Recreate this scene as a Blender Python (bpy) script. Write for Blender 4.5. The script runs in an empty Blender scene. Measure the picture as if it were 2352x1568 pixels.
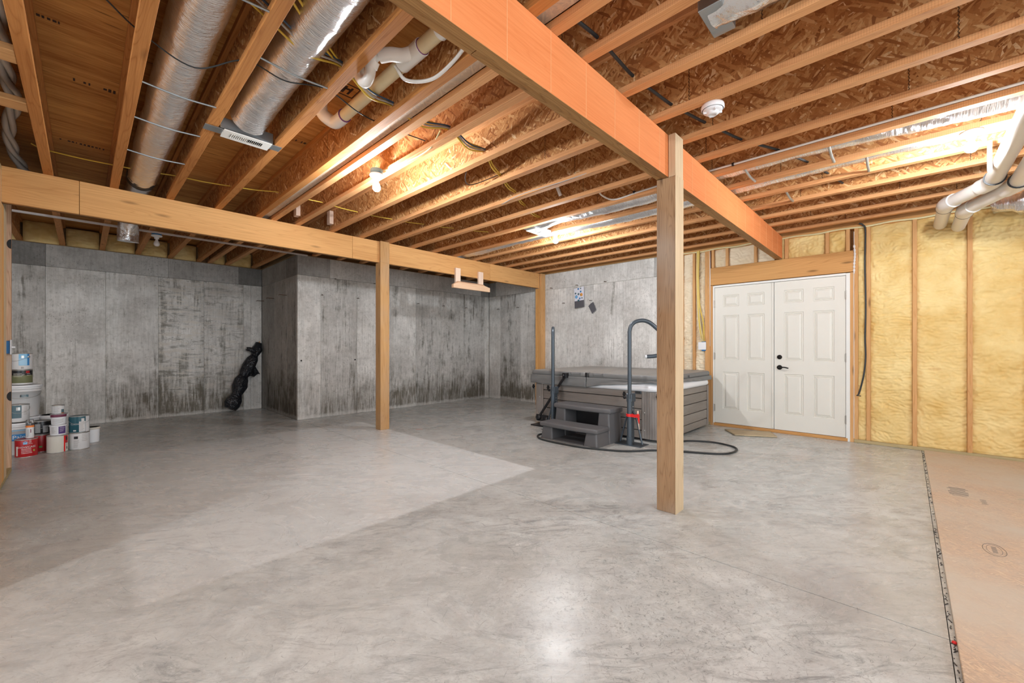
import bpy, bmesh, math, random
from math import sin, cos, pi, radians
from mathutils import Vector, Matrix, noise
random.seed(7)
S = bpy.context.scene
COL = S.collection

# ------------------------------------------------------------------ camera, world, light, exposure
EYE = (0.0, 0.0, 1.18)
cam = bpy.data.cameras.new('camera'); camo = bpy.data.objects.new('camera', cam); COL.objects.link(camo)
camo.location = EYE; camo.rotation_euler = (pi/2, 0, -0.8061)
cam.sensor_width = 36; cam.lens = 944.1/2352*36; cam.shift_y = 13.65/2352; cam.clip_start = .05
S.camera = camo
S.view_settings.view_transform = 'Standard'; S.view_settings.look = 'None'
S.view_settings.gamma = 1; S.view_settings.use_curve_mapping = False
S.view_settings.exposure = -0.27
W = bpy.data.worlds.new('world'); S.world = W; W.use_nodes = True
W.node_tree.nodes['Background'].inputs[0].default_value = (.9, .95, 1, 1)
W.node_tree.nodes['Background'].inputs[1].default_value = 0.6
BULB = 1900.0
def area(name, loc, rot, sx, sy, power, col=(1, 1, 1)):
    l = bpy.data.lights.new(name, 'AREA'); l.shape = 'RECTANGLE'; l.size = sx; l.size_y = sy
    l.energy = power; l.color = col
    o = bpy.data.objects.new(name, l); o.location = loc; o.rotation_euler = rot; COL.objects.link(o); return o
# soft fill lights added behind the camera to brighten faces turned toward it
area('fill_light', (-4.35, .6, 1.45), (0, radians(-90), 0), 1.7, 5.0, 165, (.80, .91, 1))
area('fill_light', (1.2, -4.35, 1.45), (radians(90), 0, 0), 5.5, 1.7, 235, (.84, .93, 1))

# ------------------------------------------------------------------ mesh helpers
class MB:
    def __init__(s): s.v = []; s.f = []; s.sm = []
    def add(s, vs, fs, smooth=False):
        o = len(s.v); s.v += [tuple(p) for p in vs]; s.f += [tuple(i+o for i in f) for f in fs]; s.sm += [smooth]*len(fs); return s
    def box(s, x0, y0, z0, x1, y1, z1):
        if x0 > x1: x0, x1 = x1, x0
        if y0 > y1: y0, y1 = y1, y0
        if z0 > z1: z0, z1 = z1, z0
        vs = [(x0,y0,z0),(x1,y0,z0),(x1,y1,z0),(x0,y1,z0),(x0,y0,z1),(x1,y0,z1),(x1,y1,z1),(x0,y1,z1)]
        return s.add(vs, [(0,3,2,1),(4,5,6,7),(0,1,5,4),(1,2,6,5),(2,3,7,6),(3,0,4,7)])
    def obox(s, c, h, M):
        c = Vector(c); vs = []
        for sx, sy, sz in [(-1,-1,-1),(1,-1,-1),(1,1,-1),(-1,1,-1),(-1,-1,1),(1,-1,1),(1,1,1),(-1,1,1)]:
            vs.append(c + M @ Vector((sx*h[0], sy*h[1], sz*h[2])))
        return s.add(vs, [(0,3,2,1),(4,5,6,7),(0,1,5,4),(1,2,6,5),(2,3,7,6),(3,0,4,7)])
    def tube(s, pts, r, n=12, cap=True, rf=None):
        pts = [Vector(p) for p in pts]; m = len(pts); up = None; vs = []
        for i, p in enumerate(pts):
            t = (pts[min(i+1, m-1)] - pts[max(i-1, 0)]).normalized()
            if up is None:
                a = Vector((0,0,1)) if abs(t.z) < .9 else Vector((1,0,0)); up = (a - t*a.dot(t)).normalized()
            else: up = (up - t*up.dot(t)).normalized()
            b = t.cross(up)
            for k in range(n):
                a = 2*pi*k/n; rr = (r[i] if isinstance(r, (list, tuple)) else r)
                if rf: rr = rf(i, k, rr)
                vs.append(p + (up*cos(a) + b*sin(a))*rr)
        fs = [(i*n+k, i*n+(k+1) % n, (i+1)*n+(k+1) % n, (i+1)*n+k) for i in range(m-1) for k in range(n)]
        s.add(vs, fs, True)
        if cap:
            s.add(vs[:n], [tuple(range(n-1, -1, -1))]); s.add(vs[-n:], [tuple(range(n))])
        return s
    def lathe(s, prof, n=24, c=(0,0,0), ax='z', smooth=True):
        vs = []
        for r, z in prof:
            for k in range(n):
                a = 2*pi*k/n; x, y = r*cos(a), r*sin(a)
                p = (x, y, z) if ax == 'z' else ((z, x, y) if ax == 'x' else (y, z, x))
                vs.append((p[0]+c[0], p[1]+c[1], p[2]+c[2]))
        m = len(prof)
        fs = [(i*n+k, i*n+(k+1) % n, (i+1)*n+(k+1) % n, (i+1)*n+k) for i in range(m-1) for k in range(n)]
        s.add(vs, fs, smooth)
        if prof[0][0] > 1e-6: s.add(vs[:n], [tuple(range(n-1, -1, -1))])
        if prof[-1][0] > 1e-6: s.add(vs[-n:], [tuple(range(n))])
        return s
    def grid(s, nu, nv, fn, smooth=True):
        vs = [fn(i/nu, j/nv) for j in range(nv+1) for i in range(nu+1)]
        fs = [(j*(nu+1)+i, j*(nu+1)+i+1, (j+1)*(nu+1)+i+1, (j+1)*(nu+1)+i) for j in range(nv) for i in range(nu)]
        return s.add(vs, fs, smooth)
    def loft(s, rings, cap=True, smooth=True):
        n = len(rings[0]); vs = [p for r in rings for p in r]
        fs = [(i*n+k, i*n+(k+1) % n, (i+1)*n+(k+1) % n, (i+1)*n+k) for i in range(len(rings)-1) for k in range(n)]
        s.add(vs, fs, smooth)
        if cap: s.add(rings[0], [tuple(range(n-1, -1, -1))]); s.add(rings[-1], [tuple(range(n))])
        return s
    def build(s, name, mat, parent=None, bevel=0, seg=1, loc=None, rot=None, label=None, solid=0, local=False, color=None):
        me = bpy.data.meshes.new(name)
        off = Vector((0,0,0))
        if parent is not None and not local:
            q = parent
            while q is not None: off += Vector(q.location); q = q.parent
        vs = s.v if off.length == 0 else [(p[0]-off.x, p[1]-off.y, p[2]-off.z) for p in s.v]
        me.from_pydata(vs, [], s.f); me.validate()
        if len(me.polygons) == len(s.sm): me.polygons.foreach_set('use_smooth', s.sm)
        me.update()
        me.materials.append(mat)
        o = bpy.data.objects.new(name, me); COL.objects.link(o)
        if parent is not None: o.parent = parent
        if loc: o.location = loc
        if rot: o.rotation_euler = rot
        if solid:
            m = o.modifiers.new('s', 'SOLIDIFY'); m.thickness = solid; m.offset = 0
        if bevel:
            m = o.modifiers.new('b', 'BEVEL'); m.width = bevel; m.segments = seg; m.limit_method = 'ANGLE'; m.angle_limit = radians(40)
        if label: o['label'] = label
        if color: o.color = color
        return o
def bez(pts, n=10):
    """catmull-rom through pts"""
    P = [Vector(p) for p in pts]; P = [P[0]*2-P[1]] + P + [P[-1]*2-P[-2]]; out = []
    for i in range(1, len(P)-2):
        for k in range(n):
            t = k/n; a, b, c, d = P[i-1], P[i], P[i+1], P[i+2]
            out.append(.5*((2*b)+(c-a)*t+(2*a-5*b+4*c-d)*t*t+(3*b-a-3*c+d)*t**3))
    out.append(P[-2]); return out
def root(name, loc, label=None, cat=None, group=None, rz=0):
    o = bpy.data.objects.new(name, None); COL.objects.link(o); o.location = loc; o.rotation_euler[2] = rz; o.empty_display_size = .1
    if label: o['label'] = label; o['category'] = cat
    if group: o['group'] = group
    return o
def tag(o, label, cat, group=None):
    o['label'] = label; o['category'] = cat
    if group: o['group'] = group
    return o
def struct(o): o['kind'] = 'structure'; return o

# ------------------------------------------------------------------ material helpers
def newmat(name):
    m = bpy.data.materials.new(name); m.use_nodes = True; nt = m.node_tree; return m, nt, nt.nodes['Principled BSDF']
class G:
    def __init__(s, nt): s.nt = nt
    def n(s, typ, **kw):
        nd = s.nt.nodes.new(typ)
        for k, v in kw.items():
            if k.startswith('i_'):
                key = k[2:]; key = int(key) if key.isdigit() else key.replace('_', ' ')
                s.set(nd.inputs[key], v)
            else: setattr(nd, k, v)
        return nd
    def set(s, sock, v):
        if isinstance(v, bpy.types.NodeSocket): s.nt.links.new(v, sock)
        else: sock.default_value = v
    def math(s, op, a, b=0.0, c=0.0, clamp=False):
        nd = s.nt.nodes.new('ShaderNodeMath'); nd.operation = op; nd.use_clamp = clamp
        s.set(nd.inputs[0], a); s.set(nd.inputs[1], b); s.set(nd.inputs[2], c); return nd.outputs[0]
    def mix(s, f, a, b, blend='MIX'):
        nd = s.nt.nodes.new('ShaderNodeMix'); nd.data_type = 'RGBA'; nd.blend_type = blend
        s.set(nd.inputs[0], f); s.set(nd.inputs[6], a if isinstance(a, bpy.types.NodeSocket) else (*a[:3], 1)); s.set(nd.inputs[7], b if isinstance(b, bpy.types.NodeSocket) else (*b[:3], 1)); return nd.outputs[2]
    def ramp(s, f, stops, interp='LINEAR'):
        nd = s.nt.nodes.new('ShaderNodeValToRGB'); s.set(nd.inputs[0], f); cr = nd.color_ramp; cr.interpolation = interp
        while len(cr.elements) > 1: cr.elements.remove(cr.elements[-1])
        cr.elements[0].position = stops[0][0]; c = stops[0][1]; cr.elements[0].color = (*c, 1) if len(c) == 3 else c
        for p, c in stops[1:]:
            e = cr.elements.new(p); e.color = (*c, 1) if len(c) == 3 else c
        return nd.outputs[0]
    def rng(s, v, a, b, c=0.0, d=1.0):
        nd = s.nt.nodes.new('ShaderNodeMapRange'); nd.clamp = True
        for i, x in enumerate((v, a, b, c, d)): s.set(nd.inputs[i], x)
        return nd.outputs[0]
    def mapping(s, vec, scale=(1,1,1), loc=(0,0,0), rot=(0,0,0)):
        nd = s.nt.nodes.new('ShaderNodeMapping'); s.set(nd.inputs[0], vec); s.set(nd.inputs[1], loc); nd.inputs[2].default_value = rot; nd.inputs[3].default_value = scale; return nd.outputs[0]
    def noise(s, vec, scale, detail=4, rough=.5, dist=0.0):
        nd = s.nt.nodes.new('ShaderNodeTexNoise'); s.set(nd.inputs['Vector'], vec); nd.inputs['Scale'].default_value = scale
        nd.inputs['Detail'].default_value = detail; nd.inputs['Roughness'].default_value = rough; nd.inputs['Distortion'].default_value = dist; return nd.outputs[0]
    def bump(s, h, strength=.3, dist=.01):
        nd = s.nt.nodes.new('ShaderNodeBump'); s.set(nd.inputs['Height'], h); nd.inputs['Strength'].default_value = strength; nd.inputs['Distance'].default_value = dist; return nd.outputs[0]
def coords(g, rnd=True):
    tc = g.n('ShaderNodeTexCoord').outputs['Object']
    if not rnd: return tc
    oi = g.n('ShaderNodeObjectInfo')
    r = g.math('MULTIPLY', oi.outputs['Random'], 37.0)
    c = g.n('ShaderNodeCombineXYZ'); g.set(c.inputs[0], r); g.set(c.inputs[1], g.math('MULTIPLY', r, 1.7)); g.set(c.inputs[2], g.math('MULTIPLY', r, 2.3))
    v = g.n('ShaderNodeVectorMath', operation='ADD'); g.set(v.inputs[0], tc); g.set(v.inputs[1], c.outputs[0]); return v.outputs[0]
def plain(name, col, rough=.5, metal=0.0, bumps=None, var=0.0, spec=.5):
    m, nt, b = newmat(name); g = G(nt)
    b.inputs['Roughness'].default_value = rough; b.inputs['Metallic'].default_value = metal
    b.inputs['Specular IOR Level'].default_value = spec
    v = coords(g)
    if var:
        n = g.noise(v, 9, 4)
        g.set(b.inputs['Base Color'], g.mix(n, [c*(1-var) for c in col], [min(1, c*(1+var)) for c in col]))
    else: b.inputs['Base Color'].default_value = (*col, 1)
    if bumps: g.set(b.inputs['Normal'], g.bump(g.noise(v, bumps[0], 4), bumps[1], bumps[2]))
    return m
def wood(name, dark, light, axis='z', knots=.5, sc=1.0, rough=.72, side=None, spec=.25, grey=0.0, ringn=19.0, ringd=.36):
    """long grain wood; axis = grain direction; side='x' adds the fine upright lines of laminated flanges to faces that look along x"""
    m, nt, b = newmat(name); g = G(nt); v = coords(g)
    lo, hi = .50*sc, 8*sc
    mk = lambda l, h: {'x': (l, h, h), 'y': (h, l, h), 'z': (h, h, l)}[axis]
    n1 = g.noise(g.mapping(v, mk(lo, hi)), 1, 2, .45, .25)
    n2 = g.noise(g.mapping(v, mk(3.2*sc, 150*sc)), 1, 3, .65)
    n3 = g.noise(g.mapping(v, mk(.5*sc, 3.0*sc)), 1, 3, .6)
    rings = g.math('ABSOLUTE', g.math('SUBTRACT', g.math('FRACT', g.math('MULTIPLY', n1, ringn)), .5))
    late = g.math('POWER', g.math('MULTIPLY', rings, 2.0), 5.0)
    f = g.math('ADD', g.rng(n3, .3, .7, .35, .85), g.math('MULTIPLY', g.math('SUBTRACT', n2, .5), .75), clamp=True)
    f = g.math('SUBTRACT', f, g.math('MULTIPLY', late, ringd), clamp=True)
    col = g.mix(f, dark, light)
    if knots:
        sk = {'x': (1.6, 7, 7), 'y': (7, 1.6, 7), 'z': (7, 7, 1.6)}[axis]
        vo = g.n('ShaderNodeTexVoronoi'); g.set(vo.inputs['Vector'], g.mapping(v, sk)); vo.inputs['Scale'].default_value = 1.0
        k = g.rng(vo.outputs['Distance'], .04, .13, knots, 0)
        col = g.mix(k, col, [c*.3 for c in dark])
    if grey:
        gn = g.noise(v, 1.3, 3)
        col = g.mix(g.rng(gn, .5, .7, 0, grey), col, (.42, .36, .30))
    if side:
        geo = g.n('ShaderNodeNewGeometry'); sx = g.n('ShaderNodeSeparateXYZ'); g.set(sx.inputs[0], geo.outputs['Normal'])
        msk = g.rng(g.math('ABSOLUTE', sx.outputs[0]), .7, .9)
        sy = g.n('ShaderNodeSeparateXYZ'); g.set(sy.inputs[0], v)
        ln = g.math('ABSOLUTE', g.math('SUBTRACT', g.math('FRACT', g.math('MULTIPLY', sy.outputs[1], 95.0)), .5))
        ln = g.rng(ln, .36, .48, 0, .38)
        col2 = g.mix(.3, col, (.62, .30, .13))
        col2 = g.mix(ln, col2, (.30, .11, .04))
        col = g.mix(msk, col, col2)
    g.set(b.inputs['Base Color'], col); b.inputs['Roughness'].default_value = rough; b.inputs['Specular IOR Level'].default_value = spec
    g.set(b.inputs['Normal'], g.bump(n2, .35, .003))
    return m
def osb(name, plane='yz', bright=1.0, seams=False, grayish=0.0, sc=1.0):
    m, nt, b = newmat(name); g = G(nt); v = coords(g)
    sp = g.n('ShaderNodeSeparateXYZ'); g.set(sp.inputs[0], v)
    i = {'yz': (1, 2), 'xy': (0, 1), 'xz': (0, 2)}[plane]
    cb = g.n('ShaderNodeCombineXYZ'); g.set(cb.inputs[0], sp.outputs[i[0]]); g.set(cb.inputs[1], sp.outputs[i[1]])
    base = cb.outputs[0]; wn = g.n('ShaderNodeTexNoise'); g.set(wn.inputs['Vector'], base); wn.inputs['Scale'].default_value = 14*sc; wn.inputs['Detail'].default_value = 2
    wv = g.n('ShaderNodeVectorMath', operation='MULTIPLY_ADD'); g.set(wv.inputs[0], wn.outputs['Color']); wv.inputs[1].default_value = (.008, .008, 0); g.set(wv.inputs[2], base)
    pal = [(0, (.27, .095, .026)), (.2, (.40, .16, .048)), (.5, (.52, .235, .078)), (.82, (.63, .33, .125)), (.95, (.73, .44, .20)), (1, (.86, .62, .36))]
    pal = [(p, tuple(min(1, c*bright) for c in q)) for p, q in pal]
    col = None; hh = None
    for k, ang in enumerate((0.35, 1.2, 2.05, 2.75, 1.57, .8, 2.4)):
        vo = g.n('ShaderNodeTexVoronoi'); vo.voronoi_dimensions = '2D'
        g.set(vo.inputs['Vector'], g.mapping(g.mapping(wv.outputs[0], (1, 1, 1), (0, 0, 0), (0, 0, ang)), ((13, 10, 18, 9, 22, 14, 11)[k]*sc, (62, 50, 80, 56, 74, 90, 66)[k]*sc, 1), (k*3.1, k*1.7, 0)))
        vo.inputs['Scale'].default_value = 1.0
        sc_ = g.n('ShaderNodeSeparateColor'); g.set(sc_.inputs[0], vo.outputs['Color'])
        c = g.ramp(sc_.outputs[0], pal)
        if col is None: col = c; hh = sc_.outputs[0]
        else:
            mk = g.math('GREATER_THAN', sc_.outputs[1], .76)
            col = g.mix(mk, col, c); 
            mx = g.n('ShaderNodeMix'); g.set(mx.inputs[0], mk); g.set(mx.inputs[2], hh); g.set(mx.inputs[3], sc_.outputs[0]); hh = mx.outputs[0]
    big = g.noise(base, 2.2, 4, .6)
    col = g.mix(g.rng(big, .3, .7, 0, .35), col, g.mix(.5, col, tuple(min(1, q*bright) for q in (.30, .12, .035))))
    fine = g.noise(g.mapping(base, (60, 60, 1)), 1, 3)
    col = g.mix(g.rng(fine, .55, .75, 0, .5), col, (.22*bright, .09*bright, .03*bright))
    if grayish:
        col = g.mix(g.rng(g.noise(base, 1.1, 5, .65), .35, .65, grayish*.55, grayish*.95), col, (.60, .53, .43))
    if seams:
        wob = g.math('MULTIPLY', g.math('SUBTRACT', g.math('PINGPONG', g.math('MULTIPLY', sp.outputs[2], 95.0), 1.0), .5), .005)
        q = g.math('ABSOLUTE', g.math('SUBTRACT', g.math('FRACT', g.math('MULTIPLY', g.math('ADD', sp.outputs[1], wob), 1/1.18)), .5))
        col = g.mix(g.rng(q, .0012, .0035, .85, 0), col, (.03, .012, .006))
    g.set(b.inputs['Base Color'], col); b.inputs['Roughness'].default_value = .68; b.inputs['Specular IOR Level'].default_value = .3
    g.set(b.inputs['Normal'], g.bump(hh, .25, .002))
    return m
def plywood(name, dark, light, plane_axis='x'):
    m, nt, b = newmat(name); g = G(nt); v = coords(g)
    s1 = (.8, 9, 1) if plane_axis == 'x' else (9, .8, 1)
    n1 = g.noise(g.mapping(v, s1), 1, 6, .62, 1.2); s2 = tuple(q*8 for q in s1)
    n2 = g.noise(g.mapping(v, s2), 1, 3, .6)
    f = g.math('ADD', g.rng(n1, .28, .72), g.math('MULTIPLY', g.math('SUBTRACT', n2, .5), 1.3), clamp=True)
    col = g.mix(f, dark, light)
    vo = g.n('ShaderNodeTexVoronoi'); g.set(vo.inputs['Vector'], g.mapping(v, tuple(q*3 for q in s1))); vo.inputs['Scale'].default_value = 1
    col = g.mix(g.rng(vo.outputs['Distance'], .06, .17, .75, 0), col, (.06, .022, .008))
    g.set(b.inputs['Base Color'], col); b.inputs['Roughness'].default_value = .75; b.inputs['Specular IOR Level'].default_value = .2
    g.set(b.inputs['Normal'], g.bump(n2, .2, .002)); return m
def concrete_wall(name, u):
    """u: 0 when the wall runs along x, 1 when along y. object colour = (brightness, blotches, damp foot)"""
    m, nt, b = newmat(name); g = G(nt)
    tc = g.n('ShaderNodeTexCoord').outputs['Object']; v = coords(g)
    sp = g.n('ShaderNodeSeparateXYZ'); g.set(sp.inputs[0], tc)
    oc = g.n('ShaderNodeSeparateColor'); oi = g.n('ShaderNodeObjectInfo'); g.set(oc.inputs[0], oi.outputs['Color'])
    cloud = g.noise(v, 1.6, 7, .65)
    st = g.noise(g.mapping(v, (38, 38, 3.0)), 1, 5, .7)
    st2 = g.noise(g.mapping(v, (9, 9, .7)), 1, 5, .65, .4)
    base = g.mix(g.rng(cloud, .3, .7), (.44, .425, .40), (.76, .745, .715))
    base = g.mix(g.rng(st, .42, .62, 0, .30), base, (.30, .285, .26))
    # dark blotches that break up along the board marks
    bl = g.math('ADD', g.math('MULTIPLY', st2, .55), g.math('MULTIPLY', st, .28)); bl = g.math('ADD', bl, g.math('MULTIPLY', g.noise(v, 4.5, 6, .7), .42))
    thr = g.math('SUBTRACT', .82, g.math('MULTIPLY', oc.outputs[1], .30))
    k = g.rng(g.math('SUBTRACT', bl, thr), -.03, .07, 0, .80)
    mott = g.noise(v, 17, 6, .75)
    base = g.mix(g.rng(mott, .52, .66, 0, .42), base, (.26, .25, .22))
    base = g.mix(g.rng(mott, .34, .44, .35, 0), base, (.80, .78, .74))
    base = g.mix(k, base, (.17, .16, .135))
    hs = g.noise(g.mapping(v, (3.2, 3.2, 15)), 1, 6, .7, .6)
    base = g.mix(g.math('MULTIPLY', g.rng(hs, .50, .58), g.math('MULTIPLY', oi.outputs['Alpha'], .75)), base, (.56, .52, .46))
    base = g.mix(g.math('MULTIPLY', g.rng(hs, .40, .46, 1, 0), g.math('MULTIPLY', oi.outputs['Alpha'], .6)), base, (.17, .155, .125))
    # damp foot of the wall
    ft = g.math('SUBTRACT', g.math('ADD', .55, g.math('MULTIPLY', g.math('SUBTRACT', g.noise(v, 2.4, 6, .7), .5), 2.0)), sp.outputs[2])
    ft = g.math('MULTIPLY', g.rng(ft, -.3, .4), g.rng(g.math('ADD', st, g.math('MULTIPLY', cloud, .5)), .5, .85))
    base = g.mix(g.math('MULTIPLY', ft, g.math('MULTIPLY', oc.outputs[2], 1.5), clamp=True), base, (.14, .125, .10))
    # lime bloom just above the floor
    lm = g.rng(g.math('ADD', sp.outputs[2], g.math('MULTIPLY', g.math('SUBTRACT', g.noise(v, 12, 4), .5), .09)), .035, .075, .55, 0)
    base = g.mix(lm, base, (.62, .60, .57))
    # pits
    vo = g.n('ShaderNodeTexVoronoi'); g.set(vo.inputs['Vector'], g.mapping(v, (1, 1, .55))); vo.inputs['Scale'].default_value = 42
    pit = g.math('MULTIPLY', g.rng(g.math('ADD', vo.outputs['Distance'], g.math('MULTIPLY', g.noise(v, 60, 2), .2)), .20, .36, 1, 0), g.rng(g.noise(v, 2.6, 5, .75), .47, .62))
    base = g.mix(g.math('MULTIPLY', pit, .6), base, (.10, .09, .07))
    col = g.mix(1.0, base, g.n('ShaderNodeCombineXYZ', i_0=oc.outputs[0], i_1=oc.outputs[0], i_2=oc.outputs[0]).outputs[0], 'MULTIPLY')
    g.set(b.inputs['Base Color'], col); b.inputs['Roughness'].default_value = .85; b.inputs['Specular IOR Level'].default_value = .25
    h = g.math('ADD', g.math('MULTIPLY', st, .5), g.math('MULTIPLY', pit, -1.0))
    g.set(b.inputs['Normal'], g.bump(h, .3, .004)); return m
def concrete_floor():
    m, nt, b = newmat('concrete_floor'); g = G(nt)
    tc = g.n('ShaderNodeTexCoord').outputs['Object']
    sp = g.n('ShaderNodeSeparateXYZ'); g.set(sp.inputs[0], tc)
    rot = g.mapping(tc, (1, 1, 1), (0, 0, 0), (0, 0, .75))
    c1 = g.noise(tc, .55, 5, .6); c2 = g.noise(g.mapping(rot, (1.3, 2.4, 1)), 1, 9, .72, 1.4); c3 = g.noise(tc, 5.5, 6, .7, .6)
    base = g.mix(g.rng(c2, .25, .75), (.515, .54, .52), (.765, .79, .77))
    base = g.mix(g.rng(c3, .35, .7, 0, .6), base, (.37, .37, .365))
    # warm stained areas
    base = g.mix(g.rng(c1, .48, .62, 0, .40), base, (.50, .485, .44))
    # trowel burn marks: dark swirling streaks, strongest in patches
    sw = g.noise(g.mapping(rot, (3.2, 9, 1)), 1, 9, .82, 1.8)
    patch = g.rng(g.noise(tc, .9, 4), .40, .62, .25, 1)
    base = g.mix(g.math('MULTIPLY', g.rng(sw, .50, .62), g.math('MULTIPLY', patch, .85)), base, (.235, .24, .24))
    base = g.mix(g.rng(sw, .30, .42, .5, 0), base, (.80, .80, .79))
    fi = g.noise(g.mapping(rot, (24, 52, 1)), 1, 5, .8, 1.5)
    base = g.mix(g.rng(fi, .52, .68, 0, .40), base, (.27, .27, .265))
    spk = g.noise(tc, 34, 5, .8, 1.5)
    sp2 = g.n('ShaderNodeVectorMath', operation='DISTANCE'); g.set(sp2.inputs[0], tc); sp2.inputs[1].default_value = (1.9, .82, 0)
    near = g.rng(g.math('ADD', sp2.outputs['Value'], g.math('MULTIPLY', c3, .8)), .75, 1.5, 1, .12)
    base = g.mix(g.math('MULTIPLY', g.rng(spk, .56, .62), g.math('MULTIPLY', near, .65)), base, (.18, .185, .18))
    # the clean rectangle left where something covered the slab
    wob = g.math('MULTIPLY', g.math('SUBTRACT', g.noise(tc, 7, 3), .5), .03)
    X = g.math('ADD', sp.outputs[0], wob); Y = g.math('ADD', sp.outputs[1], wob)
    r = g.math('MULTIPLY', g.math('ADD', g.math('MULTIPLY', g.rng(X, .14, .20), .45), g.rng(X, .3, 2.2, 0, .55)), g.rng(X, 3.035, 3.05, 1, 0))
    r = g.math('MULTIPLY', r, g.math('MULTIPLY', g.rng(Y, g.math('ADD', 2.50, g.math('MULTIPLY', X, .03)), g.math('ADD', 2.53, g.math('MULTIPLY', X, .03))), g.rng(Y, 6.2, 6.35, 1, 0)))
    base = g.mix(g.math('MULTIPLY', r, .50), base, (.84, .86, .86))
    out = g.math('MULTIPLY', g.math('SUBTRACT', 1, r), g.rng(Y, 1.8, 2.8))
    base = g.mix(g.math('MULTIPLY', out, .30), base, (.34, .315, .29))
    # pale efflorescence patches and a streak by the doors
    def blob(cx, cy, rx, ry, a, col, inner=.6):
        nonlocal base
        dx = g.math('DIVIDE', g.math('SUBTRACT', sp.outputs[0], cx), rx); dy = g.math('DIVIDE', g.math('SUBTRACT', sp.outputs[1], cy), ry)
        d = g.math('SQRT', g.math('ADD', g.math('MULTIPLY', dx, dx), g.math('MULTIPLY', dy, dy)))
        d = g.math('ADD', d, g.math('MULTIPLY', g.math('SUBTRACT', c3, .5), .8))
        base = g.mix(g.rng(d, inner, 1.0, a, 0), base, col)
    blob(-.17, 5.64, .20, .17, .7, (.62, .60, .57)); blob(3.3, 1.45, .6, .28, .45, (.66, .66, .66)); blob(1.05, 5.2, .5, .35, .3, (.66, .65, .62))
    blob(2.55, .25, .35, .22, .35, (.33, .31, .30)); blob(5.5, .85, .45, .13, .5, (.68, .66, .64)); blob(-.3, 4.6, .35, .6, .35, (.28, .23, .19))
    ys = g.math('ABSOLUTE', g.math('SUBTRACT', sp.outputs[1], g.math('ADD', 1.02, g.math('MULTIPLY', g.noise(g.mapping(tc, (1.2, 0, 0)), 1, 3), .25))))
    stx = g.math('MULTIPLY', g.rng(sp.outputs[0], 4.6, 4.9), g.rng(ys, .004, .014, .55, 0))
    base = g.mix(stx, base, (.72, .71, .69))
    # scratches
    for k, (an, sc) in enumerate(((.3, 1.3), (1.3, 1.0), (2.2, 1.15), (2.8, .85))):
        vv = g.mapping(g.mapping(tc, (1, 1, 1), (0, 0, 0), (0, 0, an)), (sc, sc*16, 1), (k*5.3, 0, 0))
        wq = g.n('ShaderNodeVectorMath', operation='MULTIPLY_ADD'); nq = g.n('ShaderNodeTexNoise'); g.set(nq.inputs['Vector'], tc); nq.inputs['Scale'].default_value = 1.7; g.set(wq.inputs[0], nq.outputs['Color']); wq.inputs[1].default_value = (2.5, 6, 0); g.set(wq.inputs[2], vv); vv = wq.outputs[0]
        vo = g.n('ShaderNodeTexVoronoi'); vo.voronoi_dimensions = '2D'; g.set(vo.inputs['Vector'], vv); vo.inputs['Scale'].default_value = 1.6
        base = g.mix(g.rng(vo.outputs['Distance'], .015, .035, .55, 0), base, (.18, .18, .18))
    g.set(b.inputs['Base Color'], base)
    g.set(b.inputs['Roughness'], g.rng(c2, .35, .65, .20, .36)); b.inputs['Specular IOR Level'].default_value = .35
    g.set(b.inputs['Normal'], g.bump(g.math('ADD', g.math('MULTIPLY', c2, .6), g.math('MULTIPLY', c3, .25)), .22, .012)); return m
def foil(name, col=(.80, .80, .80), rough=.26, twist=70, axis='y'):
    m, nt, b = newmat(name); g = G(nt); v = coords(g)
    s = {'y': (7, twist, 7), 'x': (twist, 7, 7)}[axis]
    n1 = g.noise(g.mapping(v, s), 1, 4, .6, 1.5); n2 = g.noise(v, 26, 4, .6)
    h = g.math('ADD', g.math('MULTIPLY', n1, .7), g.math('MULTIPLY', n2, .4))
    b.inputs['Base Color'].default_value = (*col, 1); b.inputs['Metallic'].default_value = .92; b.inputs['Roughness'].default_value = rough
    g.set(b.inputs['Normal'], g.bump(h, .9, .012)); return m
def foam(name, lo, hi):
    m, nt, b = newmat(name); g = G(nt); v = coords(g, False)
    n1 = g.noise(v, 2.2, 5, .6); n2 = g.noise(v, 45, 4, .6)
    col = g.mix(g.rng(n1, .3, .7), lo, hi)
    st = g.rng(g.noise(g.mapping(v, (3, 3, 9)), 1, 5, .7), .62, .72, 0, .55)
    col = g.mix(st, col, (.62, .36, .14))
    g.set(b.inputs['Base Color'], col); b.inputs['Roughness'].default_value = .6; b.inputs['Specular IOR Level'].default_value = .3
    g.set(b.inputs['Normal'], g.bump(n2, .35, .006)); return m

M = {}
M['floor'] = concrete_floor()
M['cw_x'] = concrete_wall('concrete_wall_x', 0); M['cw_y'] = concrete_wall('concrete_wall_y', 1)
M['flange'] = wood('flange_wood', (.46, .19, .065), (.80, .43, .19), 'y', .35, 1, side='x')
M['flange_l'] = wood('flange_wood_amber', (.34, .12, .028), (.64, .29, .09), 'y', .45, 1)
M['web'] = osb('osb_web', 'yz', 1.0, seams=True)
M['osb_strip'] = osb('osb_strip', 'xy', 1.3, grayish=.9, sc=1.6)
M['osb_floor'] = osb('osb_floor', 'xy', 1.15, grayish=1.05, sc=2.2)
M['ply'] = plywood('subfloor_plywood', (.36, .14, .034), (.68, .35, .105), 'x')
M['subosb'] = osb('subfloor_osb', 'xy', .9)
M['beam_o'] = wood('beam_orange', (.62, .17, .045), (.86, .32, .12), 'x', .0, .8, ringd=.14)
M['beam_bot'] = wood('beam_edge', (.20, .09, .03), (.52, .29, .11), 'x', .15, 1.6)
M['beam_a'] = wood('beam_amber', (.48, .21, .06), (.82, .47, .19), 'x', .5, .8, ringd=.22)
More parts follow.
